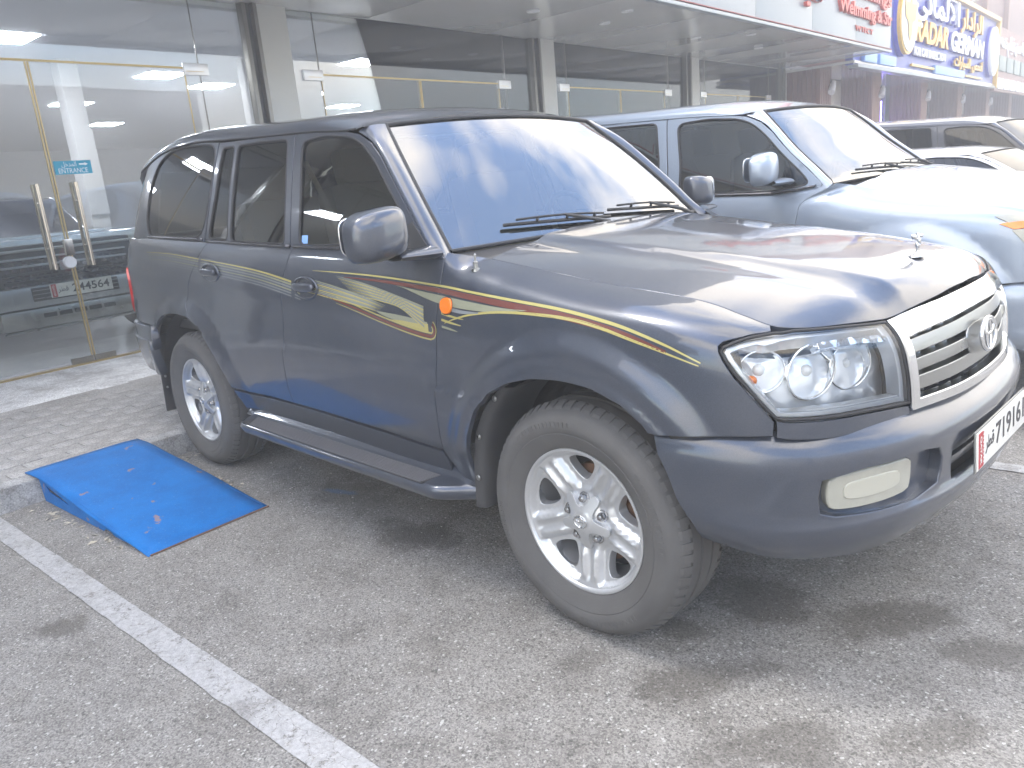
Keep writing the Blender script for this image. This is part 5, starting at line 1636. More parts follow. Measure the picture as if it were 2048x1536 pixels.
# canopy
can = bpy.data.objects.new("canopy", None); COL.objects.link(can); can.parent = shop
for k in range(-7, 9):
    v0 = 2.2*k-.30; v1 = v0+2.194
    if v1 > 17.2: v1 = 17.19
    if v0 > 17.1: continue
    S("soffit_panel", (-5.27, (v0+v1)/2, 3.515), (2.49, v1-v0, .025), MT['soffit'], can, bevel=.003)
for k in range(-6, 8):
    v0 = 2.46*k-.05; v1 = min(v0+2.452, 17.19)
    S("fascia_panel", (-4.04, (v0+v1)/2, 4.56), (.08, v1-v0, 2.10), MT['acp'], can, bevel=.003)
S("fascia_edge", (-4.02, 1.2, 3.492), (.10, 32.0, .045), MT['acp'], can, bevel=.004)
S("fascia_line", (-4.015, 1.2, 3.535), (.10, 32.0, .014), MT['redline'], can)
S("fascia_end", (-5.30, 17.20, 4.55), (2.55, .03, 2.10), MT['acp'], can)
S("canopy_top", (-5.3, 1.2, 5.62), (2.6, 32.1, .06), MT['acp'], can)
S("wall", (-6.85, 1.2, 8.1), (.3, 32.0, 9.0), MT['upper'])  # out of view; height and dark tone set to block sky and dim reflections
S("roof", (-14.9, 1.2, 12.5), (16.0, 32.0, .3), MT['acp'])
for (u, v) in ((-5.22, 5.75), (-5.24, 7.42), (-4.6, 7.0), (-5.22, 2.9), (-5.22, .4), (-5.22, 10.2), (-5.22, 12.8), (-5.22, -2.4), (-4.6, 11.0)):
    bm = bmesh.new(); lathe(bm, [(.0005, 3.497), (.062, 3.495), (.066, 3.488), (.080, 3.486), (.086, 3.500)], 'z', 28, (u+6.53, v, -Z0))
    bm_obj("downlight", bm, MT['downlight'], can, auto=50)
# raised red lettering on the fascia: reading direction +v, facing +u
def blet(name, body, size, m, parent, u, v, z, ext=.03, align='LEFT', width=None, bold=0.0, z0=Z0, u0=-6.53, shear=0.0):
    return text_obj(name, body, size, m, parent, (u-u0, v, z-z0), (0, 1, 0), (0, 0, 1), ext, align, bold, width, shear)
blet("lettering", "\uFE95\uFEAD\uFE8E\uFEF4\uFEB4\uFEDF\uFE8D \uFE94\uFEE7\uFE8E\uFEF4\uFEBB", .62, MT['redletter'], can, -3.97, 8.6, 4.22, .035, width=4.0, bold=.01)
blet("lettering", "Trimmings", .36, MT['redletter'], can, -3.97, 13.6, 4.47, .035, width=3.35, bold=.008)
blet("lettering", "Welmming & Str", .34, MT['redletter'], can, -3.97, 13.55, 4.10, .035, width=3.5, bold=.008)
blet("lettering", "WTECY", .15, MT['redletter'], can, -3.99, 14.65, 3.78, .012, width=1.15)
# entrance sticker on the door
st = bthing("door_sticker", "turquoise ENTRANCE sticker with white arrow on the glass door above the handles", "sticker", -6.52, .352, 1.92)
box("sticker_sheet", (0, 0, 0), (.003, .325, .118), MT['cyan'], st)
text_obj("lettering", "ENTRANCE", .062, MT['letterwhite'], st, (.0025, -.135, -.030), (0, 1, 0), (0, 0, 1), .0005, width=.255)
text_obj("lettering", "\uFEDE\uFEA7\uFEAA\uFEE4\uFEDF\uFE8D", .060, MT['letterwhite'], st, (.0025, -.10, .028), (0, 1, 0), (0, 0, 1), .0005, width=.13)
V = [(.0025, .055, .034), (.0025, .105, .034), (.0025, .105, .042), (.0025, .135, .027), (.0025, .105, .012), (.0025, .105, .020), (.0025, .055, .020)]
mesh_obj("arrow", V, [tuple(range(7))], MT['letterwhite'], st)

# ------------------------------------------------------------------ blue steel ramp on the kerb
def ramp_mat():
    m, nt, b = new_mat('blue_ramp_paint')
    tc = N_(nt, "ShaderNodeTexCoord"); co = tc.outputs['Object']
    n1 = N_(nt, "ShaderNodeTexNoise", i_Scale=6.0, i_Detail=9.0, i_Roughness=.7); nt.links.new(co, n1.inputs['Vector'])
    n2 = N_(nt, "ShaderNodeTexNoise", i_Scale=11.0, i_Detail=6.0, i_Roughness=.6); 
    mp = N_(nt, "ShaderNodeMapping"); mp.inputs['Location'].default_value = (3.1, 1.7, 0); nt.links.new(co, mp.inputs['Vector']); nt.links.new(mp.outputs[0], n2.inputs['Vector'])
    n3 = N_(nt, "ShaderNodeTexNoise", i_Scale=90.0, i_Detail=3.0, i_Roughness=.6); nt.links.new(co, n3.inputs['Vector'])
    c = mixc(nt, ramp(nt, n1.outputs[0], .3, .7), (.001, .120, .40), (.002, .160, .50))
    c = mixc(nt, mathn(nt, 'MULTIPLY', ramp(nt, n3.outputs[0], .60, .72), .30), c, (.22, .36, .55))
    rust = ramp(nt, n2.outputs[0], .655, .68)
    c = mixc(nt, mathn(nt, 'MULTIPLY', rust, .8), c, (.30, .20, .17))
    nt.links.new(c, b.inputs['Base Color']); b.inputs['Roughness'].default_value = .62; b.inputs['Specular IOR Level'].default_value = .18
    bp = N_(nt, "ShaderNodeBump", i_Strength=.25, i_Distance=.004); nt.links.new(n3.outputs[0], bp.inputs['Height']); nt.links.new(bp.outputs[0], b.inputs['Normal'])
    return m
MT['ramp'] = ramp_mat()
MT['rust'] = mat('rusty_edge', (.16, .09, .06), rough=.85, var=.3, vscale=30)
rp = bthing("kerb_ramp", "bright blue painted steel ramp laid against the kerb beside the dark car", "ramp", -2.7, -1.16, 0)
# local coords: x = u+2.7, y = v+1.16
def RZ(x):   # plate height
    return np.interp(x, [-.72, -.60, -.50, .66], [.146, .150, .146, .006])
xs = np.concatenate([[-.715, -.66, -.60, -.57, -.54], np.linspace(-.50, .665, 14)])
ys = np.linspace(-.315, .30, 9)
G = np.array([[(x+(.025*(.30-y)/.6*-1 if x < -.6 else 0)-(.03*(y+.3) if x > .6 else 0), y, RZ(x)+.0035*math.sin(7*x+1)*math.sin(5*y)+(-.004 if abs(y) > .29 else 0)) for y in ys] for x in xs])
pl = grid_obj("ramp_plate", G, MT['ramp'], rp, out=(0, 0, 1))
so = pl.modifiers.new("thick", 'SOLIDIFY'); so.thickness = .005; so.offset = -1
for sy in (-1, 1):
    y0 = -.300 if sy == -1 else .288
    loop = [(-.560, .004), (-.585, .140), (-.50, .139), (.62, .0085), (.60, .002), (.30, .003), (.255, .018), (.20, .019), (.17, .002)]
    holes = [[(-.50, .104), (-.23, .060), (-.22, .048), (-.47, .070)], [(-.02, .066), (.09, .046), (.09, .042), (-.02, .060)]]
    panel("side_plate", loop, (lambda x, z, y0=y0: np.stack([x, y0+0*x, z], -1)), MT['ramp'], rp, res=.05, holes=holes, thick=.005, edge=.0008, sc=(1, 1), flip=(1 if sy == -1 else -1))
box("front_edge", (.668, -.005, .004), (.010, .60, .005), MT['rust'], rp)
# scattered grit and leaves
bm = bmesh.new()
_ib = bmesh.new(); bmesh.ops.create_icosphere(_ib, subdivisions=1, radius=1.0); _ib.verts.ensure_lookup_table()
_IV = np.array([tuple(v.co) for v in _ib.verts]); _IF = np.array([[v.index for v in f.verts] for f in _ib.faces]); _ib.free()
PV, PFc = [], []
def pebble(bm, x, y, z, r):
    a = RNG.uniform(0, 6); s = np.array([RNG.uniform(.7, 1.3), RNG.uniform(.6, 1.0), RNG.uniform(.35, .7)])
    q = _IV*s*r
    q = np.stack([q[:, 0]*math.cos(a)-q[:, 1]*math.sin(a)+x, q[:, 0]*math.sin(a)+q[:, 1]*math.cos(a)+y, q[:, 2]+z+r*.25], 1)
    PFc.append(_IF+len(PV)*len(_IV)); PV.append(q)
for k in range(1500):
    u = RNG.uniform(-3.2, 1.2); v = RNG.uniform(-2.6, 1.0)
    p = UV(u, v)
    pebble(bm, p.x, p.y, 0, abs(RNG.normal(0, .0016))+.0010)
for k in range(420):   # grit gathered along the kerb and ramp
    u = -3.25+abs(RNG.normal(0, .05)); v = RNG.uniform(-3.0, 1.5); p = UV(u, v); pebble(bm, p.x, p.y, 0, abs(RNG.normal(0, .0022))+.0012)
for k in range(160):
    u = RNG.uniform(-3.2, -2.0); v = -1.50-abs(RNG.normal(0, .02)); p = UV(u, v); pebble(bm, p.x, p.y, 0, abs(RNG.normal(0, .002))+.0012)
bm.free()
o = mesh_obj("loose_grit", np.concatenate(PV), np.concatenate(PFc).tolist(), mat('grit', (.36, .34, .31), rough=.9, var=.5, vscale=60)); tag(o, kind='stuff'); o['label'] = "fine loose grit scattered over the asphalt"
bm = bmesh.new()
for k in range(90):
    c = RNG.integers(0, 3)
    if c == 0: u = RNG.uniform(-3.2, -2.1); v = -1.49-abs(RNG.normal(0, .035))
    elif c == 1: u = -3.22+abs(RNG.normal(0, .06)); v = RNG.uniform(-.8, -.5)
    else: u = RNG.uniform(-3.0, -2.4); v = -.82+abs(RNG.normal(0, .05))
    p = UV(u, v); a = RNG.uniform(0, 6.28); L = RNG.uniform(.010, .026); w = L*RNG.uniform(.25, .5)
    d = Vector((math.cos(a), math.sin(a), 0)); e = Vector((-d.y, d.x, 0)); h = RNG.uniform(.002, .012)
    vs = [bm.verts.new(p+d*L+Vector((0, 0, .003))), bm.verts.new(p+e*w+Vector((0, 0, h))), bm.verts.new(p-d*L+Vector((0, 0, .003))), bm.verts.new(p-e*w+Vector((0, 0, .004)))]
    bm.faces.new(vs)
o = bm_obj("leaf_litter", bm, mat('dry_leaf', (.46, .42, .34), rough=.8, var=.4, vscale=25)); tag(o, kind='stuff'); o['label'] = "dry leaf scraps and paint flakes gathered round the ramp"
# ------------------------------------------------------------------ neighbouring brown building with its signs
nb = bthing("row_building", "brown clad shop row with ribbed columns and roller shutters beyond the grey canopy", "building", -6.1, 17.3, 0)
def NB(name, c, s, m, parent=nb, bevel=0.0, **k): return box(name, (c[0]+6.1, c[1]-17.3, c[2]), s, m, parent, bevel=bevel, **k)
NB("wall", (-7.0, 39.3, 6.8), (.4, 44.0, 6.7), MT['brown'])
NB("soffit", (-6.0, 39.3, 3.42), (2.4, 44.0, .06), MT['soffit'])
NB("back_wall", (-7.4, 39.3, 1.75), (.3, 44.0, 3.3), MT['dark'])
NB("pavement_step", (-5.8, 39.3, .06), (2.6, 44.0, .14), MT['paver'])
for i, v in enumerate((17.45, 21.75, 27.2, 32.8, 38.6, 44.5, 50.5)):
    w = .85
    col = bpy.data.objects.new("column", None); COL.objects.link(col); col.parent = nb
    NB("core", (-6.15, v+w/2, 1.76), (.95, w-.05, 3.28), MT['brown'], col)
    for k in range(7): NB("cladding_rib", (-5.655, v+.06+k*.122, 1.76), (.045, .070, 3.26), MT['brown'] if i == 0 else MT['brown2'], col, bevel=.004)  # lit front faces painted in: lighter brown ribs past the first column
    for k in range(8): NB("cladding_rib", (-5.76-.115*k, v+.005, 1.76), (.065, .045, 3.26), MT['brown'], col, bevel=.004)
    # bay between columns
    v1 = v+w; vn = (21.75, 27.2, 32.8, 38.6, 44.5, 50.5, 60)[i]
    ww = vn-v1
    if i in (0, 3):
        NB("shutter_box", (-6.70, (v1+vn)/2, 2.95), (.4, ww, .85), MT['beige'], bevel=.01)
        for k in range(16): NB("shutter_slat", (-6.78, (v1+vn)/2, 2.48-.15*k), (.035, ww-.05, .142), MT['cream'], bevel=.006)
    else:
        NB("shop_window", (-6.80, (v1+vn)/2, 1.75), (.02, ww, 3.2), MT['shopglass'])
        for kk in (0.0, .33, .66, 1.0): NB("window_frame", (-6.78, v1+.05+(ww-.1)*kk, 1.75), (.07, .07, 3.2), MT['brown2'] if i > 1 else MT['cream'])
    if i in (0, 1, 2, 3, 4):
        sp = bthing("spotlight", ["small white spotlight on the first ribbed column past the canopy", "small white spotlight on the second ribbed column from the canopy", "small white spotlight on the third ribbed column from the canopy", "small white spotlight on the fourth ribbed column from the canopy", "small white spotlight on the fifth ribbed column from the canopy"][i],
                    "spotlight", -5.62, v+.75, 3.02, group="spotlights on the ribbed columns")
        q = Matrix.Rotation(math.radians(38), 3, 'X')
        bm = bmesh.new()
        add_tube(bm, [(0, 0, .16), (0, .0, .02)], .018, 8)
        bmesh.ops.recalc_face_normals(bm, faces=bm.faces); bm_obj("bracket", bm, MT['trim'], sp)
        bm = bmesh.new()
        add_tube(bm, [(.06, -.16, -.17), (.04, .02, .02), (.03, .10, .10)], .07, 14, radii=[.085, .075, .045])
        bmesh.ops.recalc_face_normals(bm, faces=bm.faces); bm_obj("lamp_head", bm, MT['white'], sp, auto=50)
for v in (20, 26, 31.6, 37, 43, 49): # beige posts on the upper wall
    NB("facade_post", (-6.7, v, 7.6), (.25, .28, 4.2), MT['brown2'], bevel=.01)
for v in (31.6, 37):
    for z in (5.9, 6.7, 7.5): 
        bm = bmesh.new(); add_tube(bm, [(-.4, v-17.3-1.1, z-.3), (.25, v-17.3-.5, z+.25), (-.2, v-17.3, z+.1)], .09, 6); bmesh.ops.recalc_face_normals(bm, faces=bm.faces); bm_obj("bracket_arm", bm, MT['beige'], nb)
# lit purple lamps
o = bthing("neon_lamp", "square violet neon lamp glowing by the beige shutter", "lamp", -6.45, 19.9, 2.35)
box("tube_face", (0, 0, 0), (.05, .26, .30), MT['purple'], o); box("housing", (-.045, 0, 0), (.04, .32, .36), MT['trim'], o)
o = bthing("neon_tube", "vertical violet neon tube in the doorway beyond the second ribbed column", "lamp", -6.60, 26.1, 1.9)
box("tube", (0, 0, 0), (.05, .05, 2.0), MT['purple'], o); box("backing", (-.035, 0, 0), (.015, .14, 2.1), MT['skybox'], o)
# blue sign board
sg = bthing("shop_sign", "large blue car inspection sign with raised yellow and white lettering and gold frame", "sign", -4.85, 17.5, 3.35)
def SG(name, c, s, m, bevel=0.0): return box(name, (c[0]+4.85, c[1]-17.5, c[2]-3.35), s, m, sg, bevel=bevel)
SG("board", (-4.95, 26.2, 4.57), (.18, 17.6, 2.42), MT['bluesign'])
SG("frame_rail", (-4.84, 26.3, 5.82), (.26, 17.8, .14), MT['gold'], .01)
SG("frame_rail", (-4.84, 35.05, 4.55), (.26, .16, 2.5), MT['gold'], .01)
SG("bottom_rail", (-4.86, 26.2, 3.33), (.24, 17.6, .07), MT['acp'], .01)
def sl(name, body, size, m, v, z, ext=.05, width=None, bold=0.0, shear=0.0, side=True):
    if side: text_obj(name+"_side", body, size, MT['deepblue'], sg, (.02, v-17.5, z-3.35), (0, 1, 0), (0, 0, 1), .075, 'LEFT', bold, width, shear)
    return text_obj(name, body, size, m, sg, (.09, v-17.5, z-3.35), (0, 1, 0), (0, 0, 1), .035, 'LEFT', bold, width, shear)
sl("lettering", "RADAR", .80, MT['orange'], 22.25, 4.48, width=4.1, bold=.03, shear=.15)
sl("lettering", "GERMAN", .80, MT['letterwhite'], 26.7, 4.48, width=5.35, bold=.03, shear=.15)
sl("lettering", "FOR CAR INSPECTION", .30, MT['letterwhite'], 22.3, 3.93, width=3.8, bold=.008)
sl("lettering", "\uFEE2\uFEE7\uFE8E\uFEE4\uFEDF\uFEF7\uFE8D" if False else "\uFEF2\uFEE7\uFE8E\uFEE4\uFEDF\uFEF7\uFE8D", .95, MT['letterwhite'], 22.2, 5.28, width=5.6, bold=.02)
sl("lettering", "\uFEAD\uFE8D\uFEA9\uFE8D\uFEAE\uFEDF\uFE8D", .80, MT['orange'], 28.2, 5.28, width=3.6, bold=.02)
sl("lettering", "\uFE95\uFE8D\uFEAD\uFE8E\uFEF4\uFEB4\uFEDF\uFE8D \uFEBA\uFEA4\uFED4\uFEDF", .44, MT['gold'], 27.4, 3.93, width=4.7, bold=.01)
SG("yellow_rule", (-4.80, 23.6, 3.58), (.06, 2.6, .06), MT['gold']); SG("yellow_rule", (-4.80, 30.9, 3.56), (.06, 2.9, .06), MT['gold'])
SG("phone_box", (-4.79, 27.0, 3.57), (.10, 4.2, .24), MT['skybox'], .02)
for a, b in ((17.9, 18.9), (19.15, 20.6)): SG("round_tab", (-4.79, (a+b)/2, 3.56), (.10, b-a, .24), MT['skybox'], .03)
for (v, z, ry, rz_, mt, nm) in ((21.35, 4.62, .86, 1.02, 'white', 'round_emblem'), (33.85, 4.58, .90, .95, 'acp', 'blank_disc')):
    E_ = bpy.data.objects.new(nm, None); COL.objects.link(E_); E_.parent = sg
    for (rr, dx, m) in ((1.02, .10, 'deepblue'), (.98, .19, 'gold' if mt == 'white' else 'letterwhite'), (.90, .215, 'white')):
        bm = bmesh.new(); lathe(bm, [(.0005, dx), (rr*ry, dx), (rr*ry, dx-.10)], 'x', 40, (0, v-17.5, z-3.35)); bmesh.ops.recalc_face_normals(bm, faces=bm.faces); bm_obj("disc", bm, MT[m], E_, auto=40)
    if mt == 'white':
        # plain heraldic shape: a shield with two wings
        V = [(.235, v-17.5+a, z-3.35+b) for a, b in ((0, .55), (.18, .40), (.62, .45), (.50, .05), (.22, -.05), (.15, -.35), (0, -.55), (-.15, -.35), (-.22, -.05), (-.50, .05), (-.62, .45), (-.18, .40))]
        mesh_obj("emblem_shape", V, [tuple(range(12))], MT['gold'], E_)
# far brown sign
s2 = bthing("shop_sign", "brown sign board with pale blocks of Arabic lettering at the right edge", "sign", -4.85, 35.4, 3.2)
box("board", (-.08, 8.0, 1.25), (.16, 16.0, 2.45), MT['brownsign'], s2)
for k in range(9):
    text_obj("lettering", ["\uFEEA\uFEE3\uFEAA\uFEA7", "\uFEE2\uFEE0\uFEF4\uFED3", "\uFEE5\uFEE8\uFEE4\uFEB3", "\uFEEA\uFEE0\uFEE4\uFEB3"][k % 4], .75, MT['letterwhite'], s2, (.03, .5+1.75*k, 1.92), (0, 1, 0), (0, 0, 1), .04, width=1.45)
    box("sign_block", (.03, 1.2+2.9*k/1.6, 1.10), (.06, 1.45, .58), MT['signgreen'], s2, bevel=.01)
    text_obj("lettering", "OFFERS"[k % 6]+"TS"[k % 2], .62, MT['letterwhite'], s2, (.07, .62+1.81*k, 1.10), (0, 1, 0), (0, 0, 1), .01, width=1.0) if False else None
    box("sign_block", (.03, 1.0+1.55*k, .32), (.06, 1.2, .42), MT['letterwhite'], s2, bevel=.01)
# blocks across the parking area, behind the camera: plain pale buildings seen only as reflections
for (x, y, w, d, h, lab) in ((30, 6, 10, 34, 7.5, "pale low building across the street"), (30, -32, 10, 36, 9.5, "taller pale building further along the street")):
    o = box("far_building", (x, y, h/2), (w, d, h), MT['beige']); tag(o, lab, "building")

# ------------------------------------------------------------------ hero car and its small things
hero = thing("parked_car", "dark slate blue off-road car with gold and maroon side stripes, nearest the camera", "car", group="cars parked in a row in front of the shop")
fdo, rdo = build_car(hero, MT['paint'], MT['carglass'], MT['privacy'], MT['screen'], True)

def curve_strip(name, top, bot, m, res=.02, off=.0018, n=70):
    """flat print laid on the body between an upper and a lower line given as (x, z)"""
    T = catmull(np.array(top), np.linspace(0, len(top)-1, n)); B = catmull(np.array(bot), np.linspace(0, len(bot)-1, n))
    rows = []
    for a, b in zip(T, B):
        row = []
        for k in (0, .5, 1):
            x, z = a*(1-k)+b*k
            s = s_x(x); t = fb_t(s, z); e = 1e-3
            p = FB(s, t); nn = np.cross(FB(s+e, t)-FB(s-e, t), FB(s, t+e)-FB(s, t-e)); nn /= np.linalg.norm(nn)
            if nn[1] > 0: nn = -nn
            row.append(p+nn*off)
        rows.append(row)
    return grid_obj(name, np.array(rows), m, hero, out=(0, -1, 0))
def band(name, line, w, m, off=.0018, n=70):
    L = np.array(line, float); W_ = np.interp(np.linspace(0, 1, len(L)), np.linspace(0, 1, len(w)), w)
    return curve_strip(name, [(x, z+q/2) for (x, z), q in zip(L, W_)], [(x, z-q/2) for (x, z), q in zip(L, W_)], m, off=off, n=n)
# upper sweep over the wing
U1 = [(-1.42, 1.165), (-1.18, 1.160), (-.908, 1.150), (-.590, 1.127), (-.267, 1.096), (-.05, 1.076), (.105, 1.056), (.224, 1.035), (.354, 1.000), (.455, .962)]
band("stripe", U1, [.0015, .006, .007, .008, .009, .008, .004], MT['yellow'])
band("stripe", [(x, z-.016) for x, z in U1[1:-1]], [.003, .013, .019, .020, .016, .008], MT['maroon'])
L1 = [(-.56, 1.000), (-.50, 1.020), (-.40, 1.042), (-.27, 1.055), (-.12, 1.056), (.02, 1.049), (.13, 1.033), (.24, 1.008), (.355, .980), (.45, .954)]
band("stripe", [(x, z) for x, z in L1], [.002, .007, .008, .009, .009, .007, .003], MT['yellow'])
curve_strip("stripe", [(-.86, 1.125), (-.58, 1.095), (-.30, 1.070), (-.16, 1.066)], [(-.80, 1.118), (-.58, 1.066), (-.34, 1.052), (-.18, 1.063)], MT['gold2'])
band("stripe", [(-.560, 1.055), (-.47, 1.045), (-.38, 1.046)], [.012, .012, .004], MT['greydecal'])
for i, (z0, z1, x1) in enumerate(((1.035, 1.020, -.455), (1.012, .998, -.470), (.988, .976, -.490))):
    band("stripe", [(-.575, z0), (-.53, (z0+z1)/2), (x1, z1)], [.008, .008, .002], MT['yellow' if i < 2 else 'gold2'])
# lower sweep on the front door
LW = [(-1.365, 1.072), (-1.24, 1.050), (-1.12, 1.028), (-.944, .992), (-.80, .966), (-.700, .952), (-.640, .947)]
band("stripe", LW, [.002, .008, .010, .012, .013, .012], MT['maroon'])
band("stripe", [(x, z+.013) for x, z in LW[1:]], [.003, .006, .006, .007, .007], MT['yellow'])
band("stripe", [(x, z-.011) for x, z in LW[1:]], [.002, .004, .005, .006], MT['yellow'])
for dx, w_, mt in ((0, .012, 'maroon'), (.010, .005, 'yellow'), (-.011, .006, 'yellow')):
    rr = .024+dx*1.0
    c = (-.640, .972)
    pts = [(-.640+.9*rr*math.sin(a), .972-rr*math.cos(a)) for a in np.linspace(0, 2.6, 12)]
    s = [(p[0], p[1]) for p in pts]
    rows = []
    for (x, z), a in zip(s, np.linspace(0, 2.6, 12)):
        ox, oz = .9*math.sin(a)*w_/2*(1-.3*a/2.6), -math.cos(a)*w_/2*(1-.3*a/2.6)
        rows.append([np.array(FB(s_x(x+k*ox), fb_t(s_x(x+k*ox), z+k*oz)))+np.array([0, -.0012, 0]) for k in (-1, 0, 1)])
    grid_obj("stripe", np.array(rows), MT[mt], hero, out=(0, -1, 0))
# fan of fine lines between the sweeps
fan = []
for i in range(15):
    k = i/14
    fan.append(([(-1.24+.13*k, 1.148-.070*k), (-1.02+.08*k, 1.120-.058*k), (-.84+.04*k, 1.086-.045*k), (-.672, 1.052-.078*k)], [.001, .0040, .0058, .0048], ('gold2', 'greydecal', 'yellow')[i % 3]))
for L_, w_, mt in fan: band("stripe", L_, w_, MT[mt], n=24)
for i in range(9):
    k = i/8
    band("stripe", [(-1.52+.05*k, 1.138-.062*k), (-1.30, 1.112-.052*k), (-1.06, 1.075-.040*k), (-.90-.05*k, 1.045-.025*k)], [.001, .0045, .0055, .001], MT[('gold2', 'greydecal', 'yellow')[i % 3]], n=24)
curve_strip("stripe", [(-.96, 1.022), (-.87, 1.018), (-.76, 1.010), (-.655, .998)], [(-.94, 1.012), (-.87, .998), (-.76, .982), (-.655, .968)], MT['gold2'], off=.0013)
curve_strip("stripe", [(-1.05, 1.105), (-.95, 1.100), (-.85, 1.086), (-.80, 1.070)], [(-1.03, 1.095), (-.95, 1.070), (-.86, 1.060), (-.81, 1.062)], MT['greydecal'], off=.0013)
curve_strip("stripe", [(-.88, .995), (-.80, .995), (-.72, .990), (-.652, .992)], [(-.87, .988), (-.80, .976), (-.72, .964), (-.652, .960)], MT['yellow'], off=.0014)
# long fading lines on the rear door and quarter
RL = [(-3.30, 1.236), (-2.93, 1.228), (-2.545, 1.203), (-2.20, 1.180), (-1.90, 1.155), (-1.68, 1.127), (-1.52, 1.103)]
def seg(L_, a, b):
    return [(x, z) for x, z in catmull(np.array(L_), np.linspace(a, b, 12))]
for i in range(6):
    dz = -.0125*i
    m = ['yellow', 'gold2', 'greydecal', 'gold2', 'greydecal', 'greydecal'][i]
    for a, b in ((0, 1.98), (2.06, 5.45), (5.62, 6)):
        band("stripe", [(x, z+dz-.0) for x, z in seg(RL, a+.05*i*(a == 0), b)], [(.0015+.001*a)*(1-.08*i), (.003+.0011*b)*(1-.08*i)], MT[m], n=24)
# small repeater lamp
panel("side_repeater", [X_(-.575, 1.086), X_(-.520, 1.086), X_(-.520, 1.038), X_(-.575, 1.038)], FB, MT['amber'], hero, res=.008, offset=.010, thick=.012, rnd=2, edge=.005)
panel("side_repeater_seat", [X_(-.582, 1.092), X_(-.514, 1.092), X_(-.514, 1.032), X_(-.582, 1.032)], FB, MT['seal'], hero, res=.012, offset=.002, thick=.004, rnd=2, edge=.002)
# aerial stub on the wing
bm = bmesh.new()
s = s_x(-.445); P = FB(s, .80)
P = np.array([-.455, -.845, 1.178])
lathe(bm, [(.016, -.006), (.015, .004), (.008, .007), (.007, .020), (.0095, .022), (.0095, .027), (.004, .030), (.0032, .048), (.005, .050), (.003, .055), (.0003, .056)], 'z', 16, tuple(P))
bm_obj("aerial", bm, MT['satin'], hero, auto=40)
# chrome figure on the bonnet
of = thing("bonnet_ornament", "small chrome winged figure standing on the bonnet of the dark car", "ornament", (.672, 0, float(hood_z(.672, 0))))
bm = bmesh.new()
superell(bm, (0, 0, .003), (.024, .040, .006), 2.0, 28); bm_obj("base", bm, MT['chrome'], of, smooth=True)
bm = bmesh.new(); lathe(bm, [(.015, .006), (.007, .012), (.0045, .022), (.006, .030), (.009, .036), (.006, .043), (.003, .046)], 'z', 16); bm_obj("stem", bm, MT['chrome'], of, smooth=True)
bm = bmesh.new(); superell(bm, (.004, 0, .050), (.006, .006, .012), 2.2, 12); superell(bm, (.009, 0, .066), (.0055, .0055, .0065), 2.0, 12); bm_obj("figure", bm, MT['chrome'], of, smooth=True)
for sg_ in (-1, 1):
    bm = bmesh.new()
    superell(bm, (0, 0, 0), (.007, .0155, .0095), 1.6, 14)
    w_ = bm_obj("wing", bm, MT['chrome'], of, smooth=True); w_.location = (-.006, sg_*.016, .062); w_.rotation_euler = (sg_*.7, 0, sg_*.5)
# front number plate
npl = bpy.data.objects.new("number_plate", None); COL.objects.link(npl); npl.parent = hero; npl.location = (.938, 0, .598); npl.rotation_euler = (0, math.radians(-3), 0)
box("plate", (0, 0, 0), (.004, .520, .112), MT['plate'], npl, bevel=.0015)
box("plate_frame", (-.004, 0, 0), (.005, .532, .124), MT['satin'], npl, bevel=.002)
box("red_band", (.0025, -.228, 0), (.001, .040, .106), MT['platered'], npl)
for k in range(9): 
    V = [(.0032, -.208, -.053+k*.01178), (.0032, -.208, -.053+(k+1)*.01178), (.0032, -.199, -.053+(k+.5)*.01178)]
    mesh_obj("red_tooth", V, [(0, 1, 2)], MT['platered'], npl)
text_obj("lettering", "QATAR", .020, MT['plate'], npl, (.0036, -.229, 0), (0, 0, -1), (0, 1, 0), .0002, 'CENTER', .0006, width=.085)
text_obj("lettering", "\uFEAE\uFEC4\uFED7", .055, MT['ink'], npl, (.0030, -.180, .004), (0, 1, 0), (0, 0, 1), .0003, 'LEFT', .0008)
text_obj("lettering", "719161", .092, MT['ink'], npl, (.0030, -.080, 0), (0, 1, 0), (0, 0, 1), .0003, 'LEFT', .0012, width=.32)
# inspection sticker on the driver window and wiper leaf
o = panel("window_sticker", gz([(-1.555, 1.275), (-1.505, 1.275), (-1.505, 1.310), (-1.555, 1.310)]), GH, MT['skybox'], fdo[0], res=.03, offset=-.006, noflange=True, sc=(1, 1))

# ------------------------------------------------------------------ vehicle inside the showroom, nose to the glass
pk = bthing("showroom_car", "grey pickup with black mesh grille standing inside the showroom behind the glass door", "car", -7.6, .50, .13)
def PK(name, c, s, m, parent=pk, bevel=0.0, e=None, **k):
    if e:
        bm = bmesh.new(); superell(bm, c, (s[0]/2, s[1]/2, s[2]/2), e, 32); return bm_obj(name, bm, m, parent, smooth=True)
    return box(name, c, s, m, parent, bevel=bevel, **k)
PK("body", (-2.55, 0, .80), (4.9, 1.94, .62), MT['pickup'], bevel=.10)
PK("bonnet", (-.78, 0, 1.10), (1.45, 1.86, .16), MT['pickup'], bevel=.07)
PK("bonnet_bulge", (-.82, 0, 1.17), (1.30, 1.10, .08), MT['pickup'], bevel=.035)
bm = bmesh.new()
prof = [(-1.35, 1.12, .90), (-1.95, 1.62, .74), (-3.1, 1.68, .74), (-3.7, 1.15, .88)]
vs = []
for x, z, y in prof: vs.append((bm.verts.new((x, -y, z)), bm.verts.new((x, y, z))))
for a_, b_ in zip(vs[:-1], vs[1:]): bm.faces.new((a_[0], a_[1], b_[1], b_[0]))
bm.faces.new([v[0] for v in vs]); bm.faces.new([v[1] for v in vs][::-1])
bmesh.ops.recalc_face_normals(bm, faces=bm.faces)
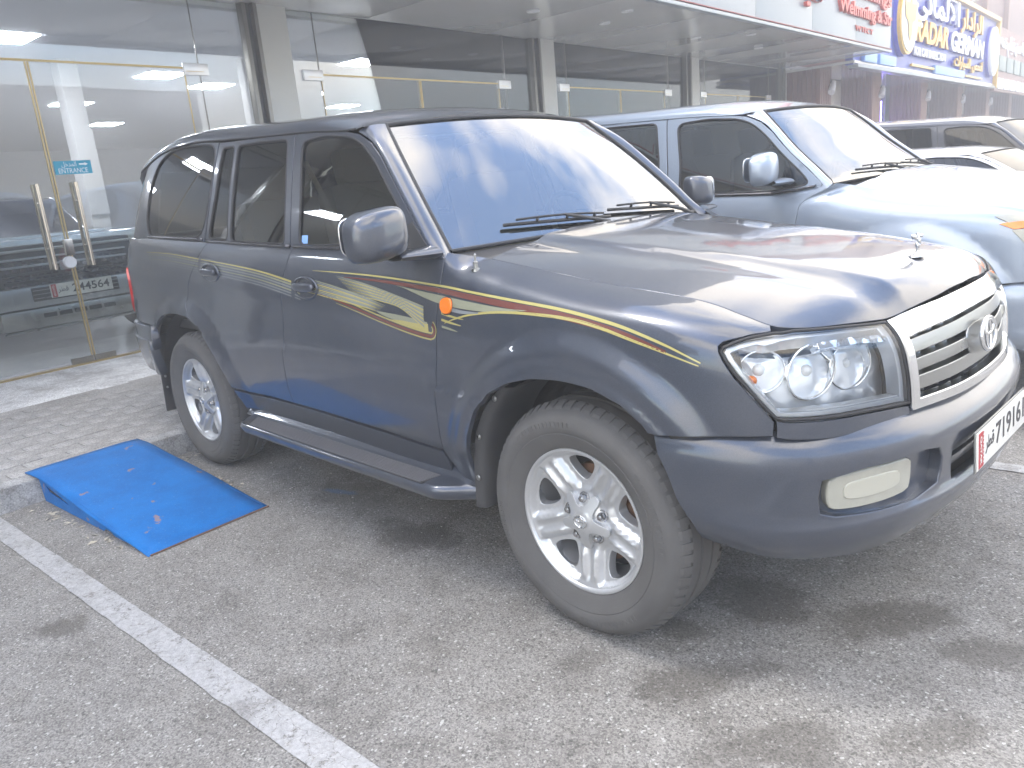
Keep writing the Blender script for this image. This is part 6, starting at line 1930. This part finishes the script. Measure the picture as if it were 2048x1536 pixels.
bmesh.ops.bevel(bm, geom=list(bm.edges), offset=.07, segments=3, affect='EDGES', profile=.6)
bm_obj("cabin", bm, MT['darkcar'], pk, auto=40)
PK("grille_surround", (-.045, 0, .90), (.10, 1.40, .44), MT['trim'], bevel=.04)
gr_ = bpy.data.objects.new("grille", None); COL.objects.link(gr_); gr_.parent = pk
for z in (.76, .835, .91, .985):
    PK("grille_bar", (.012, 0, z), (.03, 1.24, .022), MT['pickup'] if z > .9 else MT['trim'], gr_, bevel=.006)
for r_ in range(6):
    for c_ in range(18):
        PK("grille_cell", (.002, -.60+.068*c_+(.034 if r_ % 2 else 0), .72+.052*r_), (.012, .046, .034), MT['belt'], gr_, bevel=.004)
PK("chrome_strip", (.02, 0, 1.065), (.05, 1.50, .028), MT['satin'], bevel=.008)
PK("badge", (.03, .0, .88), (.02, .16, .10), MT['pickup'], bevel=.01)
for sg_ in (-1, 1):
    L_ = bpy.data.objects.new("headlight", None); COL.objects.link(L_); L_.parent = pk
    PK("lamp_glass", (-.02, sg_*.82, .93), (.12, .25, .24), MT['housing'], L_, bevel=.03)
    PK("lamp_bar", (.045, sg_*.82, .80), (.02, .22, .035), MT['letterwhite'], L_, bevel=.008)
    PK("fog_recess", (.045, sg_*.80, .50), (.02, .22, .13), MT['trim'], L_, bevel=.02)
    bm = bmesh.new(); lathe(bm, [(.20, .0), (.24, .02), (.36, .03), (.385, .0), (.385, -.22), (.2, -.22)], 'y', 40, (-.95, -.98 if sg_ < 0 else .98, .385)); bmesh.ops.recalc_face_normals(bm, faces=bm.faces); bm_obj("tyre", bm, MT['tyre'], pk, auto=40)
PK("bumper", (.01, 0, .60), (.22, 1.92, .22), MT['pickup'], bevel=.05)
PK("lower_bumper", (.0, 0, .385), (.20, 1.50, .20), MT['satin'], bevel=.05)
PK("intake", (.118, 0, .625), (.02, .86, .14), MT['trim'], bevel=.01)
for z in (.585, .625, .665): PK("intake_bar", (.128, 0, z), (.01, .84, .008), MT['satin'])
for k in range(5): PK("vent_slot", (.104, -.30+.15*k, .405), (.012, .125, .045), MT['trim'], bevel=.006)
PK("skid_edge", (.08, 0, .27), (.10, 1.46, .02), MT['satin'], bevel=.006)
q_ = bpy.data.objects.new("number_plate", None); COL.objects.link(q_); q_.parent = pk; q_.location = (.150, .045, .640)
PK("plate", (0, 0, 0), (.006, .62, .138), MT['plate'], q_, bevel=.002)
PK("red_band", (.004, -.275, 0), (.001, .05, .132), MT['platered'], q_)
text_obj("lettering", "QATAR", .024, MT['plate'], q_, (.0048, -.277, 0), (0, 0, -1), (0, 1, 0), .0002, 'CENTER', .0006, width=.11)
text_obj("lettering", "\uFEAE\uFEC4\uFED7", .065, MT['ink'], q_, (.0042, -.235, .004), (0, 1, 0), (0, 0, 1), .0003, 'LEFT', .0008)
text_obj("lettering", "244564", .115, MT['ink'], q_, (.0042, -.10, 0), (0, 1, 0), (0, 0, 1), .0003, 'LEFT', .0015, width=.375)
# ------------------------------------------------------------------ other vehicles
def warp_tree(root, fn, mirror=None):
    root_inv = root.matrix_world.inverted() if False else None
    def rec(o, Mx):
        for ch in o.children:
            if ch.name.startswith('door_mirror') and mirror is not None:
                ch.location = mirror; continue
            Ml = Mx @ Matrix.LocRotScale(ch.location, ch.rotation_euler, ch.scale)
            if ch.type == 'MESH':
                me = ch.data
                co = np.empty(len(me.vertices)*3); me.vertices.foreach_get('co', co); co = co.reshape(-1, 3)
                A = np.array(Ml); Ai = np.linalg.inv(A)
                w = co@A[:3, :3].T+A[:3, 3]
                w = fn(w)
                co2 = w@Ai[:3, :3].T+Ai[:3, 3]
                me.vertices.foreach_set('co', co2.ravel()); me.update()
            rec(ch, Ml)
    rec(root, Matrix.Identity(4))
def smn(x): return np.clip(x, 0, 1)**2*(3-2*np.clip(x, 0, 1))
def warp_silver(w):
    x, y, z = w[:, 0].copy(), w[:, 1].copy(), w[:, 2].copy()
    up = smn((z-1.12)/.14)
    dx = .20*up*smn((x+2.35)/1.1)*(1-smn((x+.62)/1.0)*.85)
    dz = .060*smn((z-.75)/.3)*smn((x+1.00)/.55)*(1-smn((z-1.32)/.35)) + .012*smn((z-1.5)/.2)
    return np.stack([x+dx, y*1.02, z+dz], 1)
silver = thing("parked_car", "silver off-road car parked just beyond the dark one with gold side stripes", "car", (.06, 2.655, 0), 0, "cars parked in a row in front of the shop")
build_car(silver, MT['silver'], MT['privacy'], MT['privacy'], MT['screen'], False, res=1.3)
for sg_ in (-1, 1):   # long amber and pale lamp of the silver car
    for (z0_, z1_, m_, of_) in ((.975, .996, 'amber', .006), (1.000, 1.026, 'fog', .006), (.915, .970, 'fog', .005)):
        lp_ = [X_(.46+(1.0-z0_)*.9, z0_), X_(.40+(1.0-z0_)*.9, z1_)] + [(s_y(y_), fb_t(s_y(y_), z1_)) for y_ in (-.80, -.72, -.62)] + [(s_y(y_), fb_t(s_y(y_), z0_)) for y_ in (-.62, -.72, -.80)]
        panel("lamp_strip", [(sg_*a_, b_) for a_, b_ in lp_], FBF, MT[m_], silver, res=.03, offset=of_, thick=.006, sc=(1, .85))
warp_tree(silver, warp_silver, (-.05, 0, .075))
def warp_sedan(w):
    x, y, z = w[:, 0], w[:, 1], w[:, 2]
    zz = np.where(z > .9, 0.9+(z-.9)*.655, z)
    zz = zz*.93 - .05*smn((z-1.3)/.4)*smn((-2.2-x)/1.2)
    return np.stack([x+.30*smn((z-1.1)/.2)*smn((x+2.4)/1.2)*0, y*.94, zz], 1)
sedan = thing("parked_car", "low white saloon car parked behind the silver one, only its roof showing", "car", (.70, 5.45, 0), 0, "cars parked in a row in front of the shop")
build_car(sedan, MT['whitecar'], MT['deepglass'], MT['deepglass'], MT['deepglass'], False, res=1.6)
warp_tree(sedan, warp_sedan)
dsuv = thing("parked_car", "dark blue off-road car, farthest of the parked row", "car", (.15, 8.1, 0), 0, "cars parked in a row in front of the shop")
build_car(dsuv, MT['darkcar'], MT['deepglass'], MT['deepglass'], MT['deepglass'], False, res=1.6)
warp_tree(dsuv, lambda w: np.stack([w[:, 0], w[:, 1], w[:, 2]*.935], 1))
# ------------------------------------------------------------------ thin air volume added to imitate a pale lens veil
hz = box("veil_haze", (12.0, 14.0, 5.3), (110.0, 120.0, 13.0), None) if False else None
bm = bmesh.new(); add_box(bm, (5.0, 14.0, 4.6), (84.0, 120.0, 11.4))
hm = bpy.data.materials.new("veil_medium"); hm.use_nodes = True
hnt = hm.node_tree; hnt.nodes.clear()
ho = hnt.nodes.new("ShaderNodeOutputMaterial"); hv = hnt.nodes.new("ShaderNodeVolumePrincipled")
hv.inputs['Color'].default_value = (.95, .97, 1, 1); hv.inputs['Density'].default_value = .0155; hv.inputs['Anisotropy'].default_value = 0.0
hnt.links.new(hv.outputs[0], ho.inputs['Volume'])
o = bm_obj("veil_haze", bm, hm); tag(o, kind='stuff'); o['label'] = "pale hazy air"
